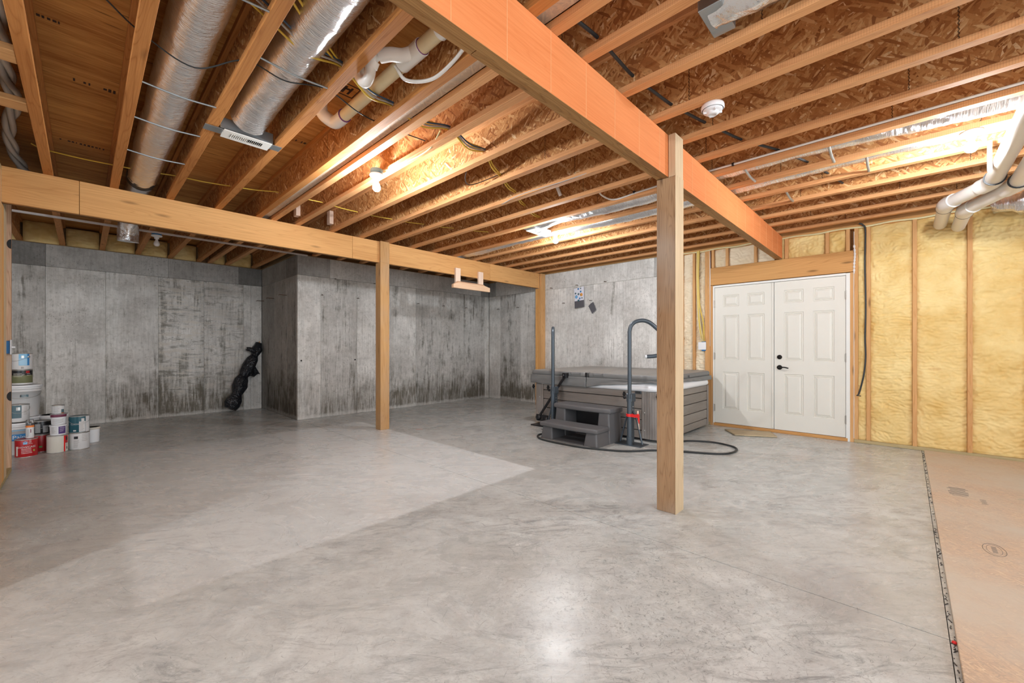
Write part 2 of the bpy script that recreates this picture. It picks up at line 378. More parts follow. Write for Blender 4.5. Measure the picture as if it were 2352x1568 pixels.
M['beam_dark'] = wood('beam_dark', (.10, .05, .02), (.28, .15, .06), 'x', .2, 1.2)
M['post'] = wood('post_wood', (.17, .082, .036), (.44, .27, .145), 'z', .75, 1.6, grey=.5)
M['post_l'] = wood('post_wood_pale', (.50, .36, .21), (.72, .56, .37), 'z', .4, 1.5)
M['post_a'] = wood('post_wood_amber', (.40, .20, .07), (.66, .40, .18), 'z', .6, 1.2, grey=.4)
M['stud'] = wood('stud_wood', (.50, .24, .08), (.74, .43, .19), 'z', .7, 1.3)
M['stud_o'] = wood('stud_wood_orange', (.55, .24, .06), (.85, .48, .18), 'z', .7, 1.3)
M['stud_b'] = wood('stud_wood_weathered', (.30, .14, .07), (.70, .48, .32), 'z', .9, 1.3, grey=.9)
M['header'] = wood('header_wood', (.42, .19, .055), (.68, .37, .14), 'y', .7, .55)
M['plate_y'] = wood('treated_plate', (.32, .24, .11), (.52, .41, .22), 'y', .3, 1)
M['plate_x'] = wood('sill_plate', (.16, .09, .04), (.36, .22, .10), 'x', .3, 1)
M['plate_dy'] = wood('sill_plate_y', (.16, .09, .04), (.40, .27, .14), 'y', .3, 1)
M['pine'] = wood('fresh_pine', (.72, .44, .26), (.90, .66, .46), 'x', .3, 1)
M['pine_z'] = wood('fresh_pine_z', (.76, .55, .42), (.90, .72, .58), 'z', .3, 1)
M['block'] = wood('block_wood', (.50, .24, .08), (.80, .50, .24), 'x', .5, 1)
M['foam'] = foam('spray_foam', (.70, .46, .15), (.88, .70, .34))
M['foam_pale'] = foam('spray_foam_pale', (.70, .56, .36), (.90, .80, .62))
M['foil'] = foil('foil_wrap', (.90, .90, .91), .19); M['foil_x'] = foil('foil_wrap_x', twist=12, rough=.2)
M['galv'] = plain('galvanised', (.42, .47, .50), .38, .85, (30, .1, .002), .15)
M['hinge'] = plain('satin_nickel', (.42, .39, .35), .4, .6)
M['white'] = plain('white_paint', (.80, .79, .75), .42, var=.03)
M['doorw'] = plain('door_white', (.74, .715, .645), .40, var=.02)
M['plastic_w'] = plain('white_plastic', (.85, .86, .88), .35)
M['pvc_w'] = plain('white_pvc', (.84, .82, .78), .30, var=.04)
M['pvc_c'] = plain('cream_pvc', (.78, .66, .42), .35, var=.08)
M['primer'] = plain('purple_primer', (.20, .06, .20), .5)
M['clear'] = plain('milky_tube', (.78, .76, .72), .25)
M['black'] = plain('black_plastic', (.012, .012, .014), .35)
M['bag'] = plain('black_bag', (.012, .013, .017), .18, 0, (22, 1.0, .035))
M['rubber'] = plain('black_rubber', (.022, .025, .026), .5)
M['slate'] = plain('slate_powder_coat', (.075, .095, .115), .34, .35, (200, .1, .001))
M['step'] = plain('grey_step_plastic', (.115, .112, .115), .5, 0, (90, .12, .002))
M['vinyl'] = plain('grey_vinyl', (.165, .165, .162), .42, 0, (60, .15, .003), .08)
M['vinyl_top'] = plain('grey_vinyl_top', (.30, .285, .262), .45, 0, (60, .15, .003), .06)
M['acrylic'] = plain('white_acrylic', (.86, .87, .89), .18)
M['cab'] = wood('cabinet_plank', (.135, .112, .10), (.30, .265, .235), 'y', 0, 1.4, rough=.55, ringd=.10, ringn=9)
M['cabx'] = wood('cabinet_plank_x', (.16, .14, .12), (.33, .295, .26), 'x', 0, 1.4, rough=.55, ringd=.10, ringn=9)
M['cabz'] = wood('cabinet_corner', (.16, .138, .125), (.33, .30, .275), 'z', 0, 1.4, rough=.55, ringd=.10, ringn=9)
M['dark'] = plain('dark_gap', (.012, .012, .012), .7)
M['red'] = plain('red_tape', (.80, .02, .02), .4)
M['redcan'] = plain('red_label', (.42, .012, .016), .35)
M['tin'] = plain('tin', (.55, .55, .53), .35, .8)
M['cream'] = plain('cream_label', (.70, .67, .59), .5, var=.05)
M['offwhite'] = plain('offwhite_label', (.72, .72, .72), .5, var=.04)
M['teal'] = plain('teal_label', (.015, .10, .135), .4)
M['slateblue'] = plain('slateblue_label', (.09, .16, .19), .45)
M['sky'] = plain('skyblue_label', (.22, .52, .78), .45)
M['blue'] = plain('blue_label', (.03, .22, .52), .45)
M['olive'] = plain('olive_label', (.17, .18, .085), .5)
M['purple'] = plain('purple_label', (.10, .05, .20), .45)
M['maroon'] = plain('maroon_label', (.17, .03, .07), .45)
M['orange'] = plain('orange_band', (.85, .22, .03), .45)
M['text_w'] = plain('white_print', (.75, .75, .75), .5)
M['text_k'] = plain('black_print', (.03, .03, .03), .5)
M['ink'] = plain('stamp_ink', (.045, .022, .012), .8)
M['ink_soft'] = plain('faded_stamp_ink', (.24, .205, .17), .8)
M['yellow'] = plain('yellow_cable', (.72, .50, .07), .45)
M['paleyel'] = plain('pale_cable', (.72, .64, .36), .45)
M['bluew'] = plain('blue_cable', (.045, .09, .16), .45)
M['greyw'] = plain('grey_cable', (.40, .38, .36), .45)
M['bluebox'] = plain('blue_box', (.02, .17, .42), .45)
M['bluegrey'] = plain('bluegrey_box', (.16, .26, .30), .45)
M['flexw'] = plain('white_flex', (.50, .48, .45), .5, 0, (30, .3, .004))
M['rust'] = plain('rusty_steel', (.10, .06, .04), .6, .5)
M['mat'] = plain('jute_mat', (.52, .42, .27), .9, 0, (220, .8, .004), .3)
M['bronze'] = plain('dark_bronze', (.02, .018, .017), .3, .8)
M['porcelain'] = plain('porcelain', (.86, .86, .86), .25)
M['sealant'] = plain('white_sealant', (.78, .75, .73), .7, 0, (40, .5, .006))
M['drywall'] = plain('drywall', (.74, .72, .68), .8)
M['bag_w'] = plain('printed_card', (.74, .76, .84), .4)
M['bag_g'] = plain('charcoal_filter', (.10, .10, .115), .35, 0, (60, .6, .004))
def emit(name, col, st):
    m, nt, b = newmat(name); b.inputs['Base Color'].default_value = (1, 1, 1, 1)
    b.inputs['Emission Color'].default_value = (*col, 1); b.inputs['Emission Strength'].default_value = st; return m
M['lit'] = emit('lit_bulb', (.93, .965, 1), BULB)
M['unlit'] = plain('frosted_bulb', (.80, .76, .74), .3)

# ------------------------------------------------------------------ constants of the room
XW, YM, XJ, YB = 6.64, 7.12, 2.40, 9.05          # right wall, middle wall, jog wall, back wall
ZC, ZJ, ZS = 2.69, 2.70, 3.0                      # concrete top, joist bottom, subfloor
JX = [-.216, .202, .614, 1.024, 1.415, 1.842, 2.261, 2.67, 3.085, 3.489, 3.885, 4.307, 4.74, 5.154, 5.575, 5.985, 6.414]

# ------------------------------------------------------------------ floor (slabs parted by saw cuts)
fl = struct(MB().box(-4.6, -4.6, -.15, 6.9, 9.4, -.03).build('floor', plain('subbase', (.05, .05, .05), .9)))
for x0, x1, y0, y1 in ((-4.6, 2.4175, -4.6, 2.3), (-4.6, 2.4175, 2.3, 9.4), (2.4225, 6.9, -.125, 9.4), (2.4225, 6.9, -4.6, -.128)):
    if y0 == 2.3 or y1 == 2.3: continue
    MB().box(x0, y0, -.03, x1, y1, 0).build('slab', M['floor'], fl)
MB().box(-4.6, -.125, -.03, 2.4175, 9.4, 0).build('slab', M['floor'], fl)
MB().box(-4.6, -4.6, -.03, 2.4175, -.128, 0).build('slab', M['floor'], fl)

# ------------------------------------------------------------------ ceiling: subfloor sheets
ce = struct(MB().box(-4.6, -4.6, 3.026, 6.9, 9.4, 3.06).build('ceiling', M['drywall']))
xs = [-4.6, -1.0, 1.44, 3.88, 6.9]; ys = [-4.6, -3.62, -2.4, -1.18, .04, 1.26, 2.48, 3.70, 4.92, 6.14, 7.36, 8.58, 9.4]
for i in range(len(xs)-1):
    for j in range(len(ys)-1):
        MB().box(xs[i]+.001, ys[j]+.001, ZS, xs[i+1]-.001, ys[j+1]-.001, ZS+.022).build('sheet', M['ply'] if i < 2 else M['subosb'], ce)
# mill stamps printed on the plywood
for (cx, cy, w, h, k) in ((.06, 4.08, .22, .05, 9), (.0, 5.33, .34, .045, 14), (-.13, 3.43, .10, .03, 5), (1.30, 3.87, .16, .06, 7)):
    mb = MB()
    for q in range(k):
        if random.random() < .2: continue
        x = cx - w/2 + w*q/k; ww = w/k*random.uniform(.35, .8); hh = h*random.uniform(.5, 1)
        mb.box(x, cy-hh/2, ZS-.0012, x+ww, cy+hh/2, ZS-.0002)
    mb.build('stamp', M['ink'], ce)
mb = MB()
for (x0, y0, x1, y1) in ((1.24, 2.78, 1.38, 2.79), (1.24, 2.92, 1.38, 2.93), (1.24, 2.78, 1.247, 2.93), (1.373, 2.78, 1.38, 2.93), (1.27, 2.81, 1.30, 2.90), (1.29, 2.83, 1.33, 2.85), (1.325, 2.81, 1.34, 2.90)):
    mb.box(x0-.02, y0, ZS-.0012, x1-.02, y1, ZS-.0002)
mb.build('stamp', M['ink'], ce)

# ------------------------------------------------------------------ concrete walls
def cpanels(parent, along, fixed, sgn, edges, tints, zs=(0, 2.365, ZC), th=.06):
    """form-board panels of a poured wall; along 'x' or 'y'; sgn = direction from face into the wall"""
    for i in range(len(edges)-1):
        a, c = edges[i]+.0006, edges[i+1]-.0006; t = tints[i % len(tints)]; j = random.uniform(0, .004)
        q0, q1 = fixed + sgn*j, fixed + sgn*th
        mb = MB()
        mb.box(a, q0, zs[0], c, q1, zs[1]-.001) if along == 'x' else mb.box(q0, a, zs[0], q1, c, zs[1]-.001)
        mb.build('panel', M['cw_x' if along == 'x' else 'cw_y'], parent, bevel=.005, color=(t[0], t[1], t[2], t[3] if len(t) > 3 else 0))
def cband(parent, along, fixed, sgn, edges, tints, th=.06):
    for i in range(len(edges)-1):
        a, c = edges[i]+.0006, edges[i+1]-.0006; t = tints[i % len(tints)]; q0, q1 = fixed + sgn*random.uniform(0, .003), fixed+sgn*th
        mb = MB()
        mb.box(a, q0, 2.366, c, q1, ZC) if along == 'x' else mb.box(q0, a, 2.366, q1, c, ZC)
        mb.build('band_panel', M['cw_x' if along == 'x' else 'cw_y'], parent, bevel=.005, color=(t[0], t[1], 0, 0))
wb = struct(MB().box(-4.6, YB+.055, 0, XJ+.3, YB+.25, ZC-.002).build('wall_back', M['cw_x'], color=(.6, .3, .3, 0)))
cpanels(wb, 'x', YB, 1, [-4.2, -3.6, -3.0, -2.3, -1.6, -1.0, -.384, .24, .87, 1.489, 2.095, 2.217, XJ], [(.8, .5, .5)]*5 + [(.94, .52, .6), (1.12, .22, .30), (1.12, .30, .75), (1.18, .55, .95, 1), (1.18, .48, .8, .7), (1.15, .10, .2), (1.2, .06, .1)])
cband(wb, 'x', YB, 1, [-4.2, -2.6, -1.0, -.384, 1.0, 2.02, XJ], [(.75, .2), (.75, .2), (.42, .25), (.78, .1), (.72, .15), (.40, .1)])
wj = struct(MB().box(XJ+.055, YM+.06, 0, XJ+.3, YB+.055, ZC-.002).build('wall_jog', M['cw_y'], color=(.6, .3, .3, 0)))
cpanels(wj, 'y', XJ, 1, [YM+.062, 7.62, 8.29, 8.75, YB], [(.72, .42, 1), (.78, .38, .9), (.70, .35, .7), (.66, .2, .3)])
cband(wj, 'y', XJ, 1, [YM+.062, 7.68, YB], [(.42, .2), (.66, .1)])
wm = struct(MB().box(XJ+.06, YM+.055, 0, XW+.25, YM+.3, ZC-.002).build('wall_middle', M['cw_x'], color=(.6, .3, .3, 0)))
cpanels(wm, 'x', YM, 1, [XJ, 2.769, 3.40, 4.05, 4.631, 5.254, 5.871, 6.5, XW], [(1.12, .18, .35), (.98, .42, .5), (1.12, .25, .6), (1.1, .40, .75), (.90, .45, .7), (.92, .48, .8), (.88, .50, .9), (1.1, .05, .3)])
cband(wm, 'x', YM, 1, [XJ, 2.92, 4.7, XW-.25, XW], [(.62, .2), (.92, .1), (.85, .2), (.45, .1)])
wr = struct(MB().box(XW+.055, 2.8, 0, XW+.25, YM+.055, ZC-.002).build('wall_right', M['cw_y'], color=(.8, .3, .3, 0)))
cpanels(wr, 'y', XW, 1, [2.82, 3.025, 3.635, 4.248, 4.873, 5.5, 6.106, 6.746, YM], [(1.15, .1, .3), (1.16, .10, .35), (1.12, .36, .6), (1.12, .30, .5), (1.16, .12, .45), (1.12, .32, .9), (.92, .55, 1), (1.1, .08, .3)])
cband(wr, 'y', XW, 1, [2.82, 3.06, 4.9, 6.9, YM], [(.8, .1), (1.12, .05), (1.08, .1), (.6, .1)])
# form holes
for cx, cz in ((2.458, .965), (3.364, .961)):
    MB().lathe([(0, 0), (.013, 0), (.013, .004), (0, .004)], 12, (cx, YM-.0035, cz), 'y').build('form_hole', M['dark'], wm)
# rusty ties left in the walls
def tie(parent, p, d, L=.07):
    p = Vector(p); d = Vector(d); s_ = Vector((0, 0, -.4))
    MB().tube([p, p+d*L, p+d*L+(d*.3+s_)*.03], .0055, 6).build('tie', M['rust'], parent)
for y in (7.621, 8.291, 8.90): tie(wj, (XJ, y, 2.07), (-1, 0, 0), .12)
for x in (2.773, 3.40, 4.656, 5.281, 5.898): tie(wm, (x, YM, 2.062), (0, -1, 0))
for x in (3.0, 3.72): tie(wm, (x, YM, 2.36), (0, -1, 0), .05)
for y, z in ((6.774, 2.06), (6.158, 2.06), (5.223, 2.388), (4.915, 2.062), (3.973, 2.386), (4.283, 2.064), (4.597, 2.385)): tie(wr, (XW, y, z), (-1, 0, 0))
# sill plates on the concrete, rim boards, foam between the joists
MB().box(-4.4, YB+.01, ZC, XJ+.06, YB+.16, ZJ).build('sill_plate', M['plate_x'], wb)
MB().box(XJ+.01, YM+.01, ZC, XW+.15, YM+.16, ZJ).build('sill_plate', M['plate_x'], wm)
MB().box(XW-.004, 2.82, ZC-.004, XW+.15, YM+.01, ZJ-.001).build('sill_plate', M['plate_dy'], wr)
MB().box(XJ-.01, YM+.01, ZC, XJ+.14, YB, ZJ+.002).build('sill_plate', M['plate_dy'], wj)
MB().box(-4.4, YB+.13, ZJ, XJ+.1, YB+.17, ZS).build('rim_board', M['plate_x'], wb)
MB().box(XJ+.01, YM+.12, ZJ, XW+.2, YM+.16, ZS).build('rim_board', M['plate_x'], wm)
MB().box(XW+.02, -4.5, ZJ, XW+.06, YM+.1, ZS).build('rim_board', M['header'], wr)
MB().box(XJ+.02, YM+.17, ZJ, XJ+.06, YB+.12, ZS).build('rim_board', M['plate_dy'], wj)
def foam_patch(parent, along, fixed, sgn, u0, u1, z0, z1, mat, depth=.045, step=.011, seed=0, name='foam'):
    nu = max(4, int((u1-u0)/step)); nz = max(4, int((z1-z0)/step))
    def fn(a, b_):
        u = u0+(u1-u0)*a; z = z0+(z1-z0)*b_
        e = min(a, 1-a)*(u1-u0); ez = min(b_, 1-b_)*(z1-z0)
        P = Vector((u+seed, z, seed*.7))
        d = .022*noise.noise(P*3.0) + .014*noise.noise(P*7.5)
        w = P + Vector((.05*noise.noise(P*5), .05*noise.noise(P*4+Vector((3, 0, 0))), 0))
        r = noise.noise(Vector((w.x*9, w.y*30, seed))); d += .017*(1-abs(r)*2.2)*(.5+.5*noise.noise(P*1.1+Vector((9, 1, 0))))
        r2 = noise.noise(Vector((w.x*24, w.y*24, seed+4))); d += .009*(1-abs(r2)*2)
        ed = math.exp(-e/.02)*.5 + math.exp(-ez/.02)*.4
        q = fixed + sgn*(depth*.55 - d*(1-ed*.7) + depth*.35*ed)
        return (u, q, z) if along == 'x' else (q, u, z)
    return MB().grid(nu, nz, fn).build(name, mat, parent)
for i in range(7):
    a = JX[i]+.034; c = min(JX[i+1]-.034, XJ) if i < 6 else 2.3
    if i == 4: a = 1.62
    foam_patch(wb, 'x', YB-.03, 1, a if i else JX[0]+.034, c if c > a else a+.1, ZJ+.004, ZS-.03, M['foam'], .12, .013, i*3.3)
for a, c in ((-.60, -.25), (-1.02, -.64), (-1.5, -1.1)): foam_patch(wb, 'x', YB-.03, 1, a, c, ZJ-.01, ZS-.005, M['foam'], .09, .018, a)

# ------------------------------------------------------------------ framed wall with the double door (right, near)
wd = struct(MB().box(XW+.13, -4.6, 0, XW+.20, .44, ZJ).build('wall_door', plain('sheathing', (.35, .22, .10), .8)))
MB().box(XW+.13, 2.16, 0, XW+.20, 2.82, ZJ).build('sheathing', M['header'], wd)
MB().box(XW+.13, .44, 2.10, XW+.20, 2.16, ZJ).build('sheathing', M['header'], wd)
def stud(yc, z0=.04, z1=2.66, w=.038, mat='stud', name='stud'):
    MB().box(XW, yc-w/2, z0, XW+.13, yc+w/2, z1).build(name, M[mat], wd, bevel=.002)
for yc in (2.60, 2.41): stud(yc)
for yc in (2.186, 2.145): stud(yc, .0 if yc < 2.16 else .04, 2.66 if yc > 2.16 else 2.12, mat='stud')
stud(2.224); stud(.49, 0, 2.12); stud(.45)
for yc in (.335, -.07, -.497, -.91, -1.32, -1.73, -2.13, -2.54): stud(yc)
for yc in (2.13, 1.93, 1.555, 1.18, .737, .53): stud(yc, 2.392, 2.66, name='cripple_stud')
MB().box(XW, .47, 2.126, XW+.13, 2.165, 2.391).build('header', M['header'], wd, bevel=.003)
for y0, y1 in ((-2.6, .47), (2.165, 2.82)): MB().box(XW-.004, y0, .001, XW+.13, y1, .04).build('bottom_plate', M['plate_y'], wd, bevel=.002)
MB().box(XW, -2.6, 2.66, XW+.13, 2.82, 2.698).build('top_plate', M['header'], wd, bevel=.002)
fm = [(2.43, 2.58, .04, 2.66, 'foam_pale'), (2.62, 2.82, .04, 2.66, 'foam_pale'), (2.245, 2.39, .04, 2.66, 'foam_pale'),
      (1.95, 2.11, 2.392, 2.66, 'foam_pale'), (1.575, 1.91, 2.392, 2.66, 'foam_pale'), (1.33, 1.535, 2.392, 2.66, 'foam_pale'),
      (1.20, 1.24, 2.392, 2.66, 'foam'), (.757, 1.16, 2.392, 2.66, 'foam'), (.55, .717, 2.392, 2.66, 'foam'),
      (.355, .43, .04, 2.66, 'foam'), (-.05, .315, .04, 2.66, 'foam'), (-.477, -.09, .04, 2.66, 'foam'), (-.89, -.517, .04, 2.66, 'foam'), (-1.30, -.93, .04, 2.66, 'foam'), (-1.71, -1.34, .04, 2.66, 'foam')]
for k, (a, c, z0, z1, mt) in enumerate(fm): foam_patch(wd, 'y', XW+.012, 1, a, c, z0, z1, M[mt], .045 if c-a > .1 else .025, .008, k*5.7)
# white sealant smears
mb = MB()
mb.tube(bez([(XW-.001, .470, 2.62), (XW-.002, .469, 2.3), (XW-.001, .472, 1.9), (XW-.001, .470, 1.0), (XW-.001, .471, .05)], 12), .0035, 6)
mb.tube(bez([(XW-.001, .470, 2.46), (XW-.004, .462, 2.33), (XW-.005, .468, 2.22), (XW-.001, .470, 2.1)], 8), [.004+.010*abs(sin(i*1.1)) for i in range(25)], 6)
mb.build('sealant_bead', M['sealant'], wd)
MB().box(XW-.006, 1.243, 2.395, XW+.002, 1.262, 2.62).build('sealant_bead', M['sealant'], wd)
MB().tube([(XW-.002, 2.168, z) for z in (2.65, 2.3, 2.0, 1.6, 1.2)], [.004, .007, .005, .004, .002], 6).build('sealant_bead', M['sealant'], wd)
MB().tube(bez([(XW+.004, y, 2.67+.006*sin(y*13)) for y in [i*.1-.9 for i in range(37)]], 2), .012, 6).build('sealant_bead', M['paleyel'], wd)

# door frame and leaves
FX = XW+.004
dfz = 2.088
d0 = struct(MB().box(FX-.010, 2.105, .0, FX+.11, 2.126, dfz+.025).box(FX-.010, .508, .0, FX+.11, .548, dfz+.025).box(FX-.010, .548, dfz, FX+.11, 2.105, dfz+.028).build('trim_1', M['white'], bevel=.002))
thr = MB().box(FX-.012, .53, .0, FX+.11, 2.12, .042).build('threshold', M['header'], d0, bevel=.003)
MB().box(FX+.02, 1.318, .0, FX+.028, 1.34, .0).build('gap', M['dark'], d0) if False else None
def door_leaf(name, ya, yb, hinge_at_a):
    """leaf from ya (far, larger y) to yb; moulded six-panel skin built as one surface, each raised field its own part"""
    zb, zt = .047, 2.083; o = MB(); x = FX; w = abs(ya-yb)
    ucol = [0, .112, .333, .437, .658, w]; sc = w/.77; ucol = [0, .112*sc, .333*sc, .437*sc, .658*sc, w]
    zr = [zb, .26, .815, .994, 1.66, 1.786, 1.963, zt]
    P = lambda u, z, d=0: (x+d, ya-u, z)
    pan = {(1, 1), (3, 1), (1, 3), (3, 3), (1, 5), (3, 5)}
    for i in range(5):
        for j in range(7):
            u0, u1, z0, z1 = ucol[i], ucol[i+1], zr[j], zr[j+1]
            if (i, j) in pan:
                lv = [(0, 0), (.008, .009), (.014, .009), (.020, .004), (.024, .012)]
                rg = [[P(u0+a, z0+a, d), P(u1-a, z0+a, d), P(u1-a, z1-a, d), P(u0+a, z1-a, d)] for a, d in lv]
                o.loft(rg, False, False)
            else: o.add([P(u0, z0), P(u1, z0), P(u1, z1), P(u0, z1)], [(0, 1, 2, 3)])
    o.add([P(0, zb), P(0, zt), P(0, zt, .044), P(0, zb, .044), P(w, zb), P(w, zt), P(w, zt, .044), P(w, zb, .044)],
          [(0, 1, 2, 3), (7, 6, 5, 4), (0, 3, 7, 4), (1, 5, 6, 2), (3, 2, 6, 7)])
    lf = struct(o.build(name, M['doorw']))
    for (i, j) in pan:
        u0, u1, z0, z1 = ucol[i]+.024, ucol[i+1]-.024, zr[j]+.024, zr[j+1]-.024
        lv = [(0, .012), (.022, .002), (.026, .0015)]
        rg = [[P(u0+a, z0+a, d), P(u1-a, z0+a, d), P(u1-a, z1-a, d), P(u0+a, z1-a, d)] for a, d in lv]
        q = MB().loft(rg, False, False); q.add(rg[-1], [(0, 1, 2, 3)]); q.build('panel', M['doorw'], lf)
    hy = ya+.004 if hinge_at_a else yb-.004
    for hz in (1.84, 1.05, .27):
        h = MB().box(x-.006, hy-.012, hz-.05, x+.002, hy+.012, hz+.05); h.tube([(x-.009, hy, hz-.055), (x-.009, hy, hz+.055)], .006, 8)
        h.build('hinge', M['hinge'], lf, label='silver butt hinge')
    return lf
dl = door_leaf('door_1', 2.102, 1.332, True)
dr = door_leaf('door_2', 1.322, .552, False)
MB().box(FX-.007, 1.329, .06, FX, 1.355, 2.08).build('astragal', M['doorw'], dl, bevel=.002)
MB().lathe([(0, -.028), (.020, -.026), (.027, -.018), (.031, 0)], 24, (FX-.0, 1.262, 1.047), 'x').build('deadbolt', M['bronze'], dr, label='dark bronze deadbolt rose')
lro = MB().lathe([(0, -.032), (.018, -.030), (.030, -.014), (.033, 0)], 24, (FX-.0, 1.262, .905), 'x').build('lever_rose', M['bronze'], dr)
MB().tube(bez([(FX-.03, 1.262, .905), (FX-.055, 1.255, .905), (FX-.06, 1.20, .910), (FX-.055, 1.15, .898)], 8), .008, 8).build('lever', M['bronze'], dr)

# ------------------------------------------------------------------ stud wall end at the left
XL = -.475
wl = struct(MB().box(XL-.14, 3.0, .002, XL-.001, 6.17, .040).build('wall_left', M['plate_y'], bevel=.002))
MB().box(XL-.16, 3.0, .04, XL-.142, 5.9, 2.7).build('sheathing', M['drywall'], wl)
def lstud(yc, mat, z1=2.66, w=.038, nm='stud'): return MB().box(XL-.14, yc-w/2, .04, XL, yc+w/2, z1).build(nm, M[mat], wl, bevel=.002)
for yc, mt in ((3.1, 'stud_o'), (3.5, 'stud_o'), (3.9, 'stud_o'), (4.3, 'stud_o'), (4.7, 'stud_o'), (5.05, 'stud_o'), (5.35, 'stud_o'), (5.39, 'stud_o')): lstud(yc, mt)
lstud(5.43, 'post_l')
for yc in (5.47, 5.509, 5.548, 5.587): lstud(yc, 'stud_o', 2.392)
for yc in (5.63, 5.67, 5.71, 5.75): lstud(yc, 'post_l', 2.66)
lstud(6.15, 'stud_b', 2.66)
for zc in (2.16, .717):
    mb = MB(); pts = [(XL-.028+.028*cos(a), 6.1295, zc+.045*sin(a)) for a in [pi/2+pi*k/10 for k in range(11)]]
    mb.add([(p[0]+.028, p[1], p[2]) for p in pts] + [(XL+.001, 6.1295, zc)], [tuple(range(11))]); mb.build('drilled_notch', M['dark'], wl)
MB().box(XL-.14, 3.0, 2.66, XL, 6.17, 2.70).build('top_plate', M['plate_y'], wl, bevel=.002)
sw = root('light_switch', (XL, 6.09, 1.18), 'blue plastic switch box with a white switch plate on the left stud', 'switch')
MB().box(XL-.055, 6.06, 1.122, XL-.002, 6.128, 1.242).build('switch_box', M['bluebox'], sw, bevel=.004, label='blue plastic wiring box')
swp = MB().box(XL-.001, 6.035, 1.112, XL+.006, 6.13, 1.252).build('switch_plate', M['plastic_w'], sw, bevel=.002)
MB().box(XL+.006, 6.075, 1.175, XL+.028, 6.088, 1.190).build('toggle', M['plastic_w'], swp, bevel=.002)

# unseen sides of the room, behind the camera
wf = struct(MB().box(-4.7, -4.6, 0, -4.55, -2.1, 3).box(-4.7, 3.3, 0, -4.55, 9.3, 3).box(-4.7, -2.1, 0, -4.55, 3.3, .55).box(-4.7, -2.1, 2.35, -4.55, 3.3, 3).build('wall_rear', M['drywall']))
wf2 = struct(MB().box(-4.6, -4.7, 0, -1.75, -4.55, 3).box(4.15, -4.7, 0, 6.9, -4.55, 3).box(-1.75, -4.7, 0, 4.15, -4.55, .55).box(-1.75, -4.7, 2.35, 4.15, -4.55, 3).build('wall_front', M['drywall']))

# ------------------------------------------------------------------ joists
def joist_parts(L0, L1, amber):
    fl_ = M['flange_l'] if amber else M['flange']
    t = MB().box(-.030, L0, 0, .030, L1, .038)
    u = MB().box(-.030, L0, .262, .030, L1, .299)
    w = MB().box(-.005, L0, .036, .005, L1, .264)
    return [('bottom_flange', t, fl_), ('top_flange', u, fl_), ('web', w, M['web'])]
protos = {}
jl = ['wooden I-joist furthest left, with two short blocks nailed against its left side',
 'wooden I-joist directly left of the first silver foil duct',
 'wooden I-joist between the two silver foil ducts at upper left',
 'wooden I-joist between the right foil duct and the cream drain pipe',
 'first I-joist of the doubled pair right of the cream drain pipe',
 'wooden I-joist with the lit bulb and its round box hanging at its left side',
 'wooden I-joist first to the right of the one with the round lamp box',
 'wooden I-joist that carries the white smoke detector',
 'wooden I-joist just right of the top of the big post in front',
 'wooden I-joist second to the right of the one carrying the smoke detector',
 'wooden I-joist with a pale tube clipped to it, left of the first long duct',
 'wooden I-joist that carries the two white lampholders, between foil ducts',
 'wooden I-joist just right of the second long foil duct',
 'wooden I-joist fourth from the right wall, past the thin third foil duct',
 'wooden I-joist third from the right wall',
 'wooden I-joist second from the right wall',
 'wooden I-joist closest to the right wall, along its top plate']
def make_joist(x, label, amber, L1):
    key = (amber, L1)
    r = root('i_joist', (x, 0, ZJ), label, 'joist', 'I-joists of the ceiling')
    if key not in protos:
        protos[key] = [mb.build(n, m, r, local=True, bevel=.0015 if n != 'web' else 0) for n, mb, m in joist_parts(-4.5, L1, amber)]
    else:
        for o in protos[key]:
            c = o.copy(); c.parent = r; COL.objects.link(c)
    return r
for i, x in enumerate(JX): make_joist(x, jl[i], i <= 4, 9.09 if x < XJ+.05 else 7.17)
make_joist(1.575, 'second I-joist of the doubled pair right of the cream drain pipe', False, 9.09)
for x, lb in ((-.63, 'wooden I-joist beyond the left stud wall, nearest to it'), (-1.04, 'second wooden I-joist beyond the left stud wall'), (-1.45, 'third wooden I-joist beyond the left stud wall')):
    make_joist(x, lb, True, 9.09)
tag(MB().box(1.448, -4.4, ZJ+.040, 1.542, 7.0, ZJ+.06).build('filler_strip', M['osb_strip']), 'pale OSB strip filling the gap of the doubled joist', 'strip')
# short blocks
for k, (x0, x1, y, lb) in enumerate(((-.60, -.247, 3.39, 'short wood block left of the first joist, nearer the camera'), (-.60, -.247, 4.05, 'short wood block left of the first joist, nearer the beam'))):
    tag(MB().box(x0, y-.07, ZJ+.004, x1, y+.07, ZJ+.040).build('joist_block', M['block'], bevel=.003), lb, 'block', 'blocks left of the first joist')
for (x, y, lb) in ((1.842, 5.39, 'squash block on the joist web above the beam, left one of two'), (2.261, 5.43, 'squash block on the joist web above the beam, right one of two')):
    tag(MB().box(x-.055, y-.045, ZJ+.085, x-.006, y+.045, ZJ+.255).build('squash_block', M['pine_z'], bevel=.003), lb, 'block', 'squash blocks above the left beam')

